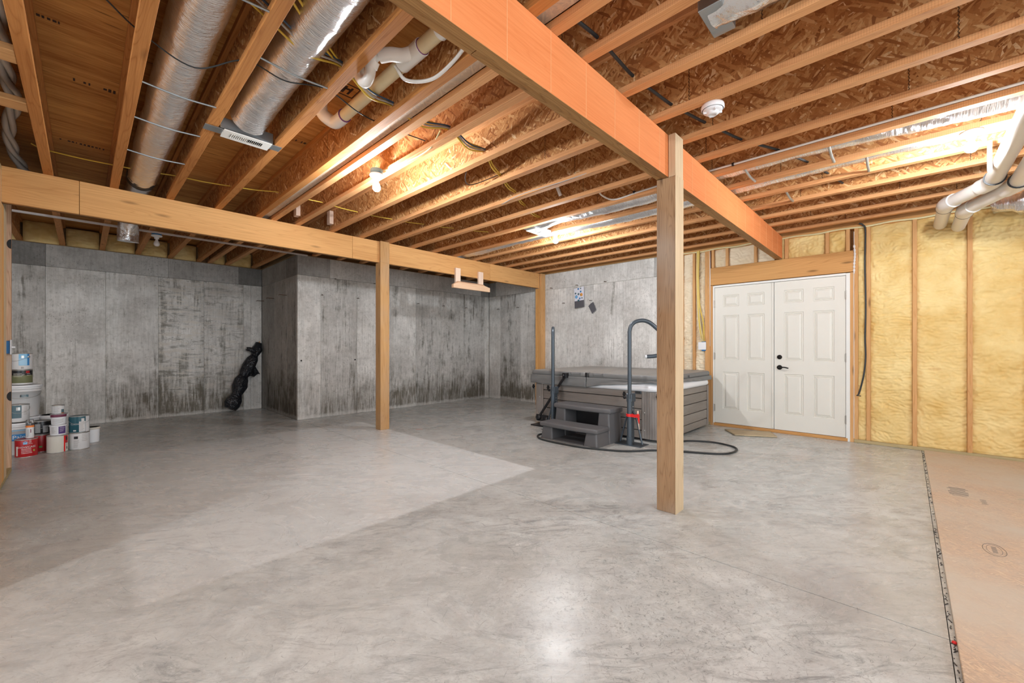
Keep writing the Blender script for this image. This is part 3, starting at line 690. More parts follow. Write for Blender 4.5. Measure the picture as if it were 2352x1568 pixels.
# ------------------------------------------------------------------ beams
def plied_beam(name, loc, label, plies, cuts, mat_face, mat_in, y0, th, x0, x1, z0=2.398, z1=2.699):
    r = root(name, loc, label, 'beam')
    for k in range(plies):
        ed = [x0] + (cuts if k == 0 else [(a+b)/2 for a, b in zip([x0]+cuts, cuts+[x1])]) + [x1]
        for i in range(len(ed)-1):
            a = ed[i] + (.0015 if i else 0); b = ed[i+1] - (.0015 if i < len(ed)-2 else 0)
            MB().box(a, y0+k*th+.001, z0 + (0.003 if k % 2 else 0), b, y0+(k+1)*th-.001, z1).build('ply', mat_face if k == 0 else mat_in, r, bevel=.002)
    return r
ba = plied_beam('beam', (3, 5.5, 2.398), 'amber laminated beam on the left, carried by the slim post', 2, [-.027, 2.541, 5.11], M['beam_a'], M['beam_dark'], 5.452, .044, XL-.1, 6.505)
bb = plied_beam('beam', (3, 1.27, 2.398), 'bright orange laminated beam crossing overhead to the double door', 2, [], M['beam_o'], M['beam_bot'], 1.228, .045, -4.4, 6.638)
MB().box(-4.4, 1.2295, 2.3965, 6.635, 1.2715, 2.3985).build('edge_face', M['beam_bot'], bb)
# thin pale glue lines across the orange face
mb = MB()
for x in [.95+.30*i for i in range(19)]:
    if abs(x-2.96) < .1: continue
    mb.box(x-.0012, 1.2278, 2.401, x+.0012, 1.2295, 2.697)
for z in (2.66,): pass
mb.build('glue_line', plain('glue_line', (.86, .46, .22), .6), bb)

# ------------------------------------------------------------------ posts
def post(name, x0, y0, w, lab, tongue, zt, mface, mtong, zb=2.396):
    r = root(name, (x0+w/2, y0+w/2, 0), lab, 'post')
    MB().box(x0, y0+tongue+.001, 0, x0+w, y0+w, zb).build('shaft', mface, r, bevel=.003)
    MB().box(x0, y0, 0, x0+w, y0+tongue, zt).build('tongue', mtong, r, bevel=.003, label='taller face board that laps the side of the beam')
    return r
pbr = root('post', (2.96, 1.245, 0), 'thick rough wooden post in front, under the orange beam', 'post')
MB().box(2.891, 1.176, 0, 3.029, 1.313, 2.395).build('shaft', M['post'], pbr, bevel=.003)
MB().box(2.891, 1.1755, 2.395, 3.029, 1.226, 2.697).build('tongue', M['post_l'], pbr, bevel=.002)
MB().box(2.8895, 1.1735, 0.0, 3.030, 1.1765, 2.40).build('pale_face', M['post_l'], pbr, label='paler face')  # thin plate in paler wood over one side of the shaft only
par = root('post', (3.0, 5.48, 0), 'slim knotty wooden post under the left beam', 'post')
MB().box(2.930, 5.409, 0, 3.070, 5.549, 2.396).build('shaft', M['post_a'], par, bevel=.003)
MB().box(2.930, 5.408, 2.396, 3.070, 5.450, 2.699).build('tongue', M['post_a'], par, bevel=.002)
pcr = root('post', (6.57, 5.47, 0), 'orange double-stud post against the concrete behind the hot tub', 'post')
MB().box(6.506, 5.41, 0, 6.636, 5.45, 2.699).build('stud', M['stud'], pcr, bevel=.002)
for k in range(3): MB().box(6.506, 5.452+k*.039, 0, 6.636, 5.489+k*.039, 2.396).build('stud', M['stud_o'], pcr, bevel=.002)

# grey bar under the joists above the back room
tag(MB().box(-.56, 7.08, 2.675, 2.545, 7.112, 2.698).build('ceiling_bar', plain('grey_bar', (.62, .57, .55), .5), bevel=.002), 'thin grey bar fixed under the joists behind the left beam', 'bar')

# hanging bracket on the left beam
br = root('hanging_bracket', (4.6, 5.43, 2.35), 'fresh pine bracket of two hangers and a shelf board on the left beam', 'bracket')
for a, c in ((4.289, 4.391), (4.80, 4.906)): MB().box(a, 5.410, 2.21, c, 5.448, 2.508).build('hanger', M['pine_z'], br, bevel=.002)
mb = MB(); xa, xb = 4.20, 5.02
mb.add([(xa, 5.36, 2.165), (xb, 5.36, 2.165), (xb, 5.36, 2.235), (xb-.12, 5.36, 2.262), (xa+.12, 5.36, 2.262), (xa, 5.36, 2.22),
        (xa, 5.408, 2.165), (xb, 5.408, 2.165), (xb, 5.408, 2.235), (xb-.12, 5.408, 2.29), (xa+.12, 5.408, 2.29), (xa, 5.408, 2.22)],
       [(0, 1, 2, 3, 4, 5), (11, 10, 9, 8, 7, 6)] + [(i, (i+1) % 6+0, (i+1) % 6+6, i+6)[::-1] for i in range(6)])
mb.build('shelf_board', M['pine'], br)

# ------------------------------------------------------------------ lamps
def lampholder(x, y, z, lab, boxed=False, lit=True, zb=None):
    r = root('ceiling_lamp', (x, y, z), lab, 'lamp')
    if boxed: MB().lathe([(.050, 0), (.052, -.003), (.052, -.042), (0, -.042)], 24, (x, y, z)).lathe([(0, .0), (.05, 0)], 24, (x, y, z)).build('junction_box', M[boxed], r)
    d = z-.042 if boxed else z
    MB().lathe([(.058, d), (.060, d-.006), (.056, d-.014), (.040, d-.020), (.026, d-.024), (.024, d-.048), (0, d-.048)], 28, (x, y, 0)).lathe([(0, d), (.058, d)], 28, (x, y, 0)).build('lampholder', M['porcelain'], r)
    t = d-.046
    pr = [(.013, t), (.014, t-.012), (.018, t-.028), (.028, t-.046), (.033, t-.064), (.031, t-.080), (.020, t-.094), (0, t-.099)]
    MB().lathe(pr, 16, (x, y, 0)).build('bulb', M['lit' if lit else 'unlit'], r)
    return r
lampholder(1.735, 3.27, 2.70, 'lit bulb on a blue-grey round box at a joist side, nearest lamp', boxed='bluegrey')
lampholder(4.315, 3.34, 2.698, 'lit bulb on a white holder under the joists above the hot tub')
lampholder(4.33, -.33, 2.698, 'lit bulb on a white holder at upper right beside the white pipes')
lampholder(.668, 7.14, 2.70, 'unlit bulb on a white holder in the dark back room', boxed='bluebox', lit=False)
lampholder(1.2, -1.6, 2.698, 'added fill bulb out of sight behind the camera'); lampholder(-2.0, 2.2, 2.698, 'added fill bulb out of sight in the room at the left')  # two unseen bulbs added as extra fill for the room
sd = root('smoke_detector', (2.735, .875, 2.70), 'round white smoke detector under a joist', 'detector')
c = (2.735, .878, 0)
sdb = MB().lathe([(0, 2.70), (.064, 2.70), (.067, 2.690), (.067, 2.676), (.062, 2.670)], 32, c).lathe([(.062, 2.670), (.058, 2.672), (.057, 2.666), (.052, 2.658), (.030, 2.656)], 32, c).build('base', M['plastic_w'], sd)
MB().lathe([(.036, 2.660), (.034, 2.645), (.020, 2.634), (.019, 2.637), (0, 2.637)], 32, c).build('sensor_dome', M['plastic_w'], sd)
for k in range(4): MB().obox((c[0]+.044*cos(k*pi/2+.6), c[1]+.044*sin(k*pi/2+.6), 2.655), (.011, .003, .006), Matrix.Rotation(k*pi/2+.6, 3, 'Z')).build('rib', M['plastic_w'], sdb)

# ------------------------------------------------------------------ foil ducts
def duct(name, lab, pts, r, mat, bands=(), n=36, amp=.05, seed=0, flat=1.0, step=5):
    P = bez(pts, step)
    if not isinstance(r, list):          # resample every 14 mm so that the wrap can crinkle
        Q = [P[0]]
        for a_, b_ in zip(P, P[1:]):
            m_ = max(1, int((b_-a_).length/.014)); Q += [a_+(b_-a_)*(j+1)/m_ for j in range(m_)]
        P = Q
    sc_ = 1.0 if isinstance(r, list) else .14
    def rf(i, k, rr):
        th = 2*pi*k/n; c_, s_ = cos(th), sin(th)
        wr_ = abs(noise.noise(Vector((c_*1.6+i*.03, s_*1.6, i*.75+th*.0+c_*1.2+seed)))) if sc_ < 1 else 0
        i = i*sc_
        return rr*(1 - .06*wr_ + amp*noise.noise(Vector((k*.35*0+cos(2*pi*k/n)*1.4, sin(2*pi*k/n)*1.4, i*.55+seed))) + amp*.55*noise.noise(Vector((cos(2*pi*k/n)*4, sin(2*pi*k/n)*4+i*.9, i*1.7+seed))))
    rt = root(name, tuple(P[0]), lab, 'duct')
    MB().tube(P, r, n, True, rf).build('foil_sleeve', mat, rt)
    return rt
yy = lambda a, b, n: [a+(b-a)*i/n for i in range(n+1)]
d1 = duct('foil_duct', 'long silver foil-wrapped duct in the second joist bay from the left', [(.393, y, 2.835+.008*sin(y*3)) for y in yy(-1.5, 5.33, 34)], .112, M['foil'])
MB().tube([(.393, 5.30, 2.835), (.393, 5.44, 2.835)], .112, 24).build('collar', M['black'], d1, label='dark duct collar above the beam')
duct('flex_duct', 'crinkled end of the foil duct hanging in the dark back room', [(.40, y, 2.85) for y in yy(5.5, 6.7, 20)] + [(.395, 6.85, 2.82), (.385, 6.96, 2.72), (.38, 7.0, 2.60), (.38, 7.01, 2.50)], .095, M['foil'], amp=.16, seed=9)
d2 = duct('foil_duct', 'silver foil-wrapped duct ending above the white register at upper left', [(.815, y, 2.835) for y in yy(-1.5, 2.9, 22)] + [(.815, 3.1, 2.83), (.815, 3.26, 2.815), (.815, 3.37, 2.80)], .115, M['foil'], seed=4)
d2r = root('ceiling_register', (.83, 3.46, 2.698), 'white slotted register on metal straps between two left joists', 'register')
MB().box(.655, 3.425, 2.705, .985, 3.515, 2.78).build('boot', M['galv'], d2r, bevel=.003)
MB().box(.57, 3.425, 2.694, .69, 3.51, 2.699).build('strap', M['galv'], d2r, label='grey steel end strap')
MB().box(.96, 3.425, 2.694, 1.045, 3.51, 2.699).build('strap', M['galv'], d2r, label='grey steel end strap')
rg = MB(); X0, X1, Y0, Y1, zt_, zb_ = .675, .972, 3.405, 3.535, 2.6935, 2.686
rg.box(X0, Y0, zb_, X1, Y0+.035, zt_).box(X0, Y1-.035, zb_, X1, Y1, zt_).box(X0, Y0+.035, zb_, X0+.045, Y1-.035, zt_).box(X1-.05, Y0+.035, zb_, X1, Y1-.035, zt_)
rgf = rg.build('register_face', M['white'], d2r)
for k in range(18): MB().obox((X0+.052+k*.0115, (Y0+Y1)/2, zb_+.003), (.0012, .030, .005), Matrix.Rotation(.5 if k > 8 else -.5, 3, 'Y')).build('louvre', M['white'], rgf)
MB().box(X0+.045, Y0+.035, zt_, X1-.05, Y1-.035, zt_+.002).build('throat', M['dark'], d2r)
# right-hand ducts
duct('foil_duct', 'long silver foil duct along the joist with the pale tube, nearest of three', [(4.095, y, 2.84 + .03*sin(y*2.1)) for y in yy(-3.5, 3.15, 34)] + [(4.095, 3.35, 2.82), (4.095, 3.5, 2.80)], .118, M['foil'], seed=12, amp=.10)
duct('foil_duct', 'second long silver foil duct, beyond the joist with the lampholders', [(4.52, y, 2.835 + .02*sin(y*1.7+1)) for y in yy(-3.5, 5.25, 44)] + [(4.52, 5.6, 2.84), (4.52, 6.9, 2.84)], .118, M['foil'], seed=22, amp=.10)
duct('foil_duct', 'thin third foil duct nearest the right wall', [(4.93, y, 2.87 + .015*sin(y*1.3+2)) for y in yy(-3.5, 1.15, 24)], .10, M['foil'], seed=31, amp=.08)
r2 = root('ceiling_register', (4.18, 3.48, 2.698), 'small white two-pane register beside the lamp above the hot tub', 'register')
q = MB(); a0, a1, b0, b1 = 3.975, 4.375, 3.40, 3.56
q.box(a0, b0, 2.688, a1, b0+.03, 2.697).box(a0, b1-.03, 2.688, a1, b1, 2.697).box(a0, b0+.03, 2.688, a0+.06, b1-.03, 2.697).box(a1-.06, b0+.03, 2.688, a1, b1-.03, 2.697).box(4.155, b0+.03, 2.688, 4.195, b1-.03, 2.697)
q.build('register_face', M['white'], r2)
MB().box(a0+.05, b0+.025, 2.697, a1-.05, b1-.025, 2.699).build('grille', plain('register_grey', (.36, .38, .40), .5), r2)
MB().box(3.93, 3.38, 2.70, 4.27, 3.56, 2.72).build('boot', M['galv'], r2)
d5 = duct('foil_duct', 'short foil duct end with a metal boot at the top of the picture', [(2.09, .66, 2.83), (2.085, .55, 2.82), (2.10, .40, 2.83), (2.09, .2, 2.82), (2.10, 0, 2.83), (2.09, -.3, 2.83), (2.09, -1.2, 2.83)], .112, M['foil_x'], seed=40, amp=.22, step=8)
MB().box(1.975, .60, 2.735, 2.20, .70, 2.86).build('boot', M['galv'], d5, bevel=.003)
# foil duct at the far right by the wall
duct('foil_duct', 'crumpled foil duct running through the wall top at far right', [(6.35, -1.6, 2.60), (6.38, -1.3, 2.60), (6.42, -1.0, 2.61), (6.47, -.8, 2.63), (6.56, -.66, 2.67)], [.13]*6+[.125]*6+[.12]*6+[.09]*6+[.04], M['foil'], seed=55, amp=.2, step=6)
# duct hanger straps
def strap(x0, x1, y, z, lab, w=.012, mat='galv'):
    tag(MB().tube(bez([(x0, y, z+.004), ((x0+x1)/2, y+.002, z-.008), (x1, y+.004, z+.004)], 6), w*.5, 6).build('duct_strap', M[mat]), lab, 'strap', 'straps holding up the foil ducts')
strap(.232, .584, 3.165, 2.702, 'pale strap under the left foil duct, nearest the camera'); strap(.232, .584, 3.685, 2.702, 'pale strap under the left foil duct, middle one'); strap(.232, .584, 4.335, 2.702, 'pale strap under the left foil duct, nearest the beam')
strap(.644, .994, 2.455, 2.702, 'pale strap under the foil duct that ends in a register'); strap(.232, .584, 2.085, 2.702, 'pale strap at the top edge left of the register duct')
strap(3.915, 4.277, 1.0, 2.702, 'short white strap under the near long duct, by the orange beam', .02); strap(3.915, 4.277, .425, 2.702, 'short grey strap under the near long duct, further right', .02)
strap(4.337, 4.71, .23, 2.702, 'short grey strap under the second long duct', .02); strap(4.77, 5.124, .85, 2.702, 'short grey strap under the thin third duct', .02)

# ------------------------------------------------------------------ cables and pipes in the joists
def cable(name, pts, r, mat, lab, cat='cable', group=None, n=6, st=8):
    return tag(MB().tube(bez(pts, st), r, n).build(name, M[mat]), lab, cat, group)
def through(hits, sag=.03, lead=.02):
    """a cable passing web after web, sagging between"""
    out = []
    for i, h in enumerate(hits):
        out.append(h)
        if i < len(hits)-1:
            b = hits[i+1]; out.append(((h[0]+b[0])/2, (h[1]+b[1])/2, (h[2]+b[2])/2 - sag))
    return out
bp = [(.9, 1.26, 2.80), (1.415, 1.20, 2.79), (1.842, 1.15, 2.78), (2.261, 1.17, 2.79), (2.67, 1.11, 2.77), (3.085, 1.04, 2.79), (3.489, .91, 2.77), (3.885, .74, 2.77), (4.307, .61, 2.77), (4.74, .52, 2.78), (5.154, .45, 2.79)]
cable('black_pipe', through([(x, min(y, 1.19), z) for x, y, z in bp], .002), .0095, 'rubber', 'black sleeved pipe threaded through the joists right of the orange beam', 'pipe', n=8)
BT = (.55, .28)
yb = [(.202, 1.3, 2.80), (.614, 1.95, 2.80), (1.024, 2.33, 2.80), (1.415, 2.45, 2.79), (1.842, 2.40, 2.78), (2.261, 2.48, 2.79), (2.67, 2.70, 2.77), (3.085, 2.90, 2.78), (3.489, 3.13, 2.80), (3.885, 3.24, 2.78)]
for k, (mt, dy, dz, nm) in enumerate((('yellow', 0, 0, 'first yellow cable of the bundle crossing the joists'), ('yellow', .016, -.006, 'second yellow cable of the bundle crossing the joists'), ('bluew', -.016, -.002, 'dark blue cable in the bundle crossing the joists'), ('greyw', -.010, -.012, 'grey cable in the bundle crossing the joists'), ('yellow', .006, -.014, 'third yellow cable of the bundle crossing the joists'))):
    h = [(x, y + dy*(1 if i != 1 else 3) + (BT[i] if i < 3 and k > 1 and i < len(BT) else 0), z+dz) for i, (x, y, z) in enumerate(yb[:(10 if k < 2 else 6)])]
    cable('cable', through(h, .022 + .008*k), .006, mt, nm, 'cable', 'cable bundle crossing the joists')
rm = [(-.30, 5.2, 2.86), (-.216, 5.22, 2.84), (.202, 5.08, 2.80), (.614, 5.04, 2.82), (1.024, 4.90, 2.80), (1.415, 4.73, 2.80), (1.842, 4.68, 2.79), (2.261, 4.71, 2.79), (2.67, 4.63, 2.78), (3.085, 4.55, 2.79), (3.489, 4.44, 2.80), (3.885, 4.18, 2.78)]
cable('cable', through(rm, .006), .0055, 'yellow', 'single thin yellow cable crossing the joists close to the left beam')
bw = [(.06, 2.61, 2.76), (.202, 2.79, 2.77), (.42, 2.80, 2.705), (.614, 2.63, 2.76), (.80, 2.57, 2.708), (1.024, 2.56, 2.76), (1.25, 2.62, 2.74), (1.415, 2.68, 2.76), (1.575, 2.68, 2.76), (1.80, 2.64, 2.75)]
cable('cable', bw, .004, 'rubber', 'thin black wire crossing under the foil ducts at upper left')
cable('cable', [(1.78, 3.25, 2.70), (1.84, 3.17, 2.715), (1.835, 2.9, 2.697), (1.83, 2.62, 2.70), (1.80, 2.45, 2.76)], .006, 'paleyel', 'pale cable running along the joist to the lamp with the round box')
cable('cable', [(2.67, 2.68, 2.78), (2.5, 2.95, 2.70), (2.3, 2.75, 2.72), (2.261, 2.50, 2.78)], .0045, 'ink', 'thin dark wire looping below the bundle between two joists')
cable('cable', [(3.075, 3.1, 2.70), (3.0, 2.75, 2.695), (3.04, 2.3, 2.70), (3.06, 2.0, 2.71)], .004, 'greyw', 'thin grey wire loop hanging under a joist in the middle')
cable('tube', [(3.63, 2.28, 2.80), (3.72, 2.27, 2.75), (3.84, 2.2, 2.725), (3.845, 1.95, 2.735), (3.845, 1.6, 2.745), (3.845, 1.2, 2.745), (3.845, .5, 2.745), (3.845, -.2, 2.745), (3.845, -1.5, 2.745)], .009, 'clear', 'pale plastic water tube clipped along a joist, looping left of the big post', 'tube', n=8)
for k, y in enumerate((1.07, 1.98)):
    tag(MB().tube([(3.845, y-.008, 2.745), (3.845, y+.008, 2.745)], .015, 10).build('clip', M['black']), ('black clip on the pale tube, right of the orange beam', 'black clip on the pale tube, left of the big post')[k], 'clip', 'clips on the pale tube')
cable('cable', [(3.55, -.62, 2.72), (3.56, -.30, 2.745), (3.54, -.05, 2.80), (3.50, .15, 2.86)], .007, 'yellow', 'yellow cable curving up behind a joist at the right edge')
# white twisted flex at the far left
flx = root('flex_hose', (-.33, 4.2, 2.85), 'bundle of white twisted flexible tubes in the first joist bay at far left', 'hose')
for k in range(3):
    P = bez([(-.30, 2.8, 2.87), (-.31, 3.45, 2.86), (-.33, 4.0, 2.87), (-.33, 4.4, 2.86), (-.40, 5.0, 2.87), (-.41, 5.5, 2.84), (-.36, 5.9, 2.80), (-.30, 6.5, 2.86)], 9)
    PP = [p + Vector((.022*cos(i*.35+k*2.1), 0, .022*sin(i*.35+k*2.1))) for i, p in enumerate(P)]
    MB().tube(PP, .019, 8).build('strand', M['flexw'], flx)

# cream drain pipe with white fittings
dp = root('drain_pipe', (1.28, 2.4, 2.80), 'cream drain pipe with white trap and elbow, right of the register duct', 'pipe')
PX, PZ, PR = 1.275, 2.815, .038
dpp = MB().tube([(PX, 1.0, PZ), (PX, 2.88, PZ)], PR, 20).build('pipe', M['pvc_c'], dp)
def sleeve(y0, y1, r=.046): 
    MB().tube([(PX, y0, PZ), (PX, y1, PZ)], r, 20).build('coupling', M['pvc_w'], dp)
    for y in (y0, y1): MB().tube([(PX, y-.003, PZ), (PX, y+.003, PZ)], r-.004, 20).build('primer_ring', M['primer'], dpp)
sleeve(1.62, 1.74); sleeve(1.90, 2.10)
MB().tube(bez([(PX, 2.86, PZ), (PX, 2.95, PZ), (PX-.01, 3.02, PZ+.01), (PX-.07, 3.05, PZ+.05), (PX-.09, 3.05, PZ+.10), (PX-.09, 3.05, PZ+.17)], 5), .044, 18).build('elbow', M['pvc_w'], dp)
MB().tube([(PX, 2.857, PZ), (PX, 2.863, PZ)], .0455, 18).build('primer_ring', M['primer'], dpp)
MB().tube(bez([(PX, 1.95, PZ), (PX-.04, 2.02, PZ-.01), (PX-.09, 2.07, PZ-.005), (PX-.13, 2.12, PZ-.01)], 5), .036, 16).build('wye_branch', M['pvc_w'], dp)
MB().tube(bez([(PX-.10, 2.08, PZ), (PX-.14, 2.13, PZ-.0), (PX-.155, 2.17, PZ-.03), (PX-.150, 2.20, PZ-.085), (PX-.155, 2.235, PZ-.115), (PX-.165, 2.27, PZ-.09), (PX-.17, 2.29, PZ-.03), (PX-.17, 2.29, PZ+.16)], 6), .030, 16).build('trap', M['pvc_w'], dp)
MB().tube([(PX-.145, 2.165, PZ-.02), (PX-.150, 2.185, PZ-.05)], .036, 16).build('trap_collar', M['pvc_w'], dp)
cable('tube', [(1.24, 2.12, 2.80), (1.30, 2.10, 2.735), (1.37, 1.95, 2.705), (1.37, 1.75, 2.71), (1.34, 1.55, 2.73), (1.33, 1.3, 2.78)], .010, 'clear', 'milky clear tube curving from the trap to the orange beam', 'tube', n=10)
tag(MB().box(1.10, 1.34, 2.97, 1.34, 1.62, 2.998).build('vent_opening', M['dark']), 'dark square opening in the plywood above the drain pipe', 'opening')
tag(MB().tube([(3.40, 2.62, 2.86), (3.44, 2.60, 2.76)], .018, 12).build('pipe_stub', M['pvc_w']), 'short white pipe stub between joists left of the big post', 'pipe')

# two white waste pipes, upper right
def waste(y0, yo, z, lab, x_off):
    r = root('waste_pipe', (5.5, y0, z), lab, 'pipe')
    a = Vector((6.62, y0, z)); b = Vector((5.60+x_off, y0, z)); c = Vector((5.18+x_off*.2, yo, z)); d = Vector((2.0, yo, z))
    MB().tube([a, b+(a-b).normalized()*.02], .055, 22).build('wall_stub', M['pvc_c'] if False else M['pvc_w'], r)
    MB().tube([b, c], .055, 22).build('offset_run', M['pvc_w'], r)
    MB().tube([c, d], .055, 22).build('long_run', M['pvc_w'], r)
    for p, u, v in ((b, (a-b).normalized(), (c-b).normalized()), (c, (b-c).normalized(), (d-c).normalized())):
        MB().tube(bez([p+u*.12, p+u*.05, p+(u+v)*.012, p+v*.05, p+v*.12], 5), .064, 22).build('elbow', M['pvc_w'], r)
    for p, u in ((b, (a-b).normalized()), (c, (d-c).normalized())):
        MB().tube([p+u*.118, p+u*.126], .0655, 22).build('solvent_ring', M['rubber'], r)
    return r
waste(-.272, -.515, 2.55, 'white waste pipe with two elbows, upper one of the pair at right', .12)
waste(-.41, -.645, 2.50, 'white waste pipe, lower and further one of the pair at right', .25)
tag(MB().box(4.62, -.455, 2.48, 4.623, -.43, 2.70).build('pipe_hanger', plain('dull_strap', (.16, .17, .18), .6)), 'perforated metal strap hanging a waste pipe', 'strap')

# ------------------------------------------------------------------ wall cables
yc_ = root('cable_drop', (6.62, 2.30, 1.25), 'yellow cables dropping down the stud wall into a white box', 'cable')
for k in range(6):
    o = .008*k
    MB().tube(bez([(XW-.008-.002*k, 2.36-o, 2.68), (XW-.012, 2.365-o*.8, 2.3), (XW-.012, 2.352-o*.9, 1.85), (XW-.012, 2.335-o*1.2-(.03 if k > 3 else 0), 1.55), (XW-.012, 2.29-o*.9+.01*sin(k*2), 1.27)], 8), .0055, 6).build('cable', M['yellow' if k % 3 else 'paleyel'], yc_)
MB().box(XW-.01, 2.232, 1.125, XW+.03, 2.29, 1.275).build('wiring_box', M['bluebox'], yc_, bevel=.003)
MB().box(XW-.018, 2.222, 1.145, XW-.010, 2.338, 1.262).build('cover_plate', M['plastic_w'], yc_, bevel=.002)
cable('cable', [(6.60, .42, 2.705), (6.605, .385, 2.68), (6.612, .362, 2.60), (6.618, .366, 2.2), (6.615, .358, 1.7), (6.61, .364, 1.3), (6.612, .359, 1.06), (6.605, .375, .85), (6.60, .405, .68), (6.595, .424, .60)], .009, 'rubber', 'black cable hanging down the foam wall right of the double door', n=8)
tag(MB().tube([(6.595, .424, .60), (6.59, .445, .59), (6.59, .40, .585)], .006, 6).build('cable_end', M['rubber']), 'stripped end of the hanging black cable', 'cable')

# ------------------------------------------------------------------ packets hanging on the concrete
pk = root('filter_packet', (6.595, 4.55, 2.32), 'white card packet with blue and orange dots hanging on a wall tie', 'packet')
def quad_slab(pts, th, name, mat, parent):
    mb = MB(); mb.add([(p[0], p[1], p[2]) for p in pts] + [(p[0]+th, p[1], p[2]) for p in pts], [(0, 1, 2, 3), (7, 6, 5, 4), (0, 4, 5, 1), (1, 5, 6, 2), (2, 6, 7, 3), (3, 7, 4, 0)]); return mb.build(name, mat, parent, bevel=.002)
quad_slab([(6.592, 4.660, 2.315), (6.590, 4.435, 2.345), (6.592, 4.436, 2.085), (6.594, 4.640, 2.070)], .012, 'card', M['bag_w'], pk)
quad_slab([(6.590, 4.645, 2.072), (6.588, 4.435, 2.085), (6.585, 4.430, 1.955), (6.588, 4.640, 1.935)], .022, 'clear_pouch', M['bag_g'], pk)
for (y, z, r_, mt) in ((4.60, 2.155, .030, 'blue'), (4.60, 2.155, .020, 'sky'), (4.485, 2.19, .030, 'orange'), (4.485, 2.19, .018, 'yellow'), (4.55, 2.205, .021, 'slateblue'), (4.617, 2.222, .018, 'slateblue'), (4.50, 2.25, .018, 'blue'), (4.52, 2.12, .018, 'blue'), (4.47, 2.125, .014, 'slateblue'), (4.555, 2.305, .018, 'blue'), (4.50, 2.31, .013, 'slateblue'), (4.55, 2.082, .02, 'teal')):
    MB().lathe([(0, 0), (r_, 0), (r_, .002), (0, .002)], 16, (6.5875-(.002 if mt in ('sky', 'yellow') else 0), y, z), 'x').build('printed_dot', M[mt], pk)
MB().tube(bez([(6.60, 4.55, 2.32), (6.59, 4.53, 2.37), (6.585, 4.56, 2.40), (6.58, 4.60, 2.395)], 6), .005, 6).build('hook', M['plastic_w'], pk)
p2 = root('mesh_pouch', (6.59, 4.22, 1.92), 'small dark grey pouch hanging tilted from a wall tie', 'pouch')
quad_slab([(6.592, 4.270, 2.010), (6.590, 4.225, 2.030), (6.588, 4.166, 1.885), (6.590, 4.245, 1.815)], .014, 'pouch', M['bag_g'], p2)
quad_slab([(6.5915, 4.330, 1.960), (6.5905, 4.270, 2.012), (6.589, 4.20, 1.86), (6.590, 4.247, 1.812)], .012, 'pouch_side', M['bag_g'], p2)
MB().tube([(6.596, 4.255, 2.02), (6.59, 4.27, 2.058)], .005, 6).build('hanging_loop', M['plastic_w'], p2)

# ------------------------------------------------------------------ hot tub
TX0, TX1, TY0, TY1 = 4.87, 6.50, 2.13, 4.21
def rrect(x0, x1, y0, y1, r, z, n=8):
    out = []
    for cx, cy, a0 in ((x1-r, y1-r, 0), (x0+r, y1-r, pi/2), (x0+r, y0+r, pi), (x1-r, y0+r, 3*pi/2)):
        for k in range(n+1):
            a = a0 + pi/2*k/n; out.append((cx+r*cos(a), cy+r*sin(a), z))
    return out
ht = root('hot_tub', ((TX0+TX1)/2, (TY0+TY1)/2, 0), 'large grey hot tub with plank cabinet and closed vinyl cover', 'hot tub')
MB().loft([rrect(TX0+.07, TX1-.07, TY0+.07, TY1-.07, .2, z) for z in (0, .07)]).build('base', M['black'], ht)
MB().loft([rrect(TX0+.035, TX1-.035, TY0+.035, TY1-.035, .22, z) for z in (.035, .625)]).build('cabinet_core', M['dark'], ht)
zr = [(.035, .128), (.137, .262), (.271, .396), (.405, .530), (.539, .622)]
CN, CL = .28, .20   # near corner post, far corner post length
for z0, z1 in zr:
    MB().box(TX0+.006, TY0+CN, z0, TX0+.04, TY1-CL, z1).build('plank', M['cab'], ht, bevel=.004)
    MB().box(TX0+CN, TY0+.006, z0, TX1-.10, TY0+.04, z1).build('plank', M['cabx'], ht, bevel=.004)
    MB().box(TX0+CL, TY1-.04, z0, TX1-.10, TY1-.006, z1).build('plank', M['cabx'], ht, bevel=.004)
def corner(cx, cy, a0, L, r, sx, sy):
    pts = []
    # ribbed outline round a corner: straight, arc, straight
    base = []
    for t in yy(0, 1, 8): base.append((cx + sx*0, cy + sy*(L-(L-r)*t)))
    for t in yy(0, 1, 14)[1:-1]:
        a = pi/2*t; base.append((cx + sx*(r-r*cos(a)), cy + sy*(r-r*sin(a))))
    for t in yy(0, 1, 8): base.append((cx + sx*(r+(L-r)*t), cy))
    return base
def corner_post(cx, cy, sx, sy, L, r, nm):
    b_ = corner(cx, cy, 0, L, r, sx, sy); C = Vector((cx+sx*L, cy+sy*L)); rings = []; fine = []
    for i in range(len(b_)-1):
        for t in (0, .25, .5, .75): fine.append((b_[i][0]+(b_[i+1][0]-b_[i][0])*t, b_[i][1]+(b_[i+1][1]-b_[i][1])*t))
    fine.append(b_[-1])
    for z in (.035, .622):
        rg_ = []
        for i, p in enumerate(fine):
            d = (C-Vector(p)).normalized()*(.004 if i % 8 < 2 else 0); rg_.append((p[0]+d.x, p[1]+d.y, z))
        rings.append(rg_)
    n = len(fine); mb = MB(); mb.add(rings[0]+rings[1], [(i, i+1, n+i+1, n+i) for i in range(n-1)])
    inner = [(p[0]*.97+C.x*.03+sx*.02, p[1]*.97+C.y*.03+sy*.02) for p in fine]
    mb.add([(p[0], p[1], .622) for p in fine]+[(p[0], p[1], .622) for p in inner], [(i, i+1, n+i+1, n+i) for i in range(n-1)])
    return mb.build('corner_post', M['cabz'], ht)
corner_post(TX0, TY0, 1, 1, CN, .15, ''); corner_post(TX0, TY1, 1, -1, CL, .10, ''); corner_post(TX1, TY0, -1, 1, .10, .05, ''); corner_post(TX1, TY1, -1, -1, .10, .05, '')
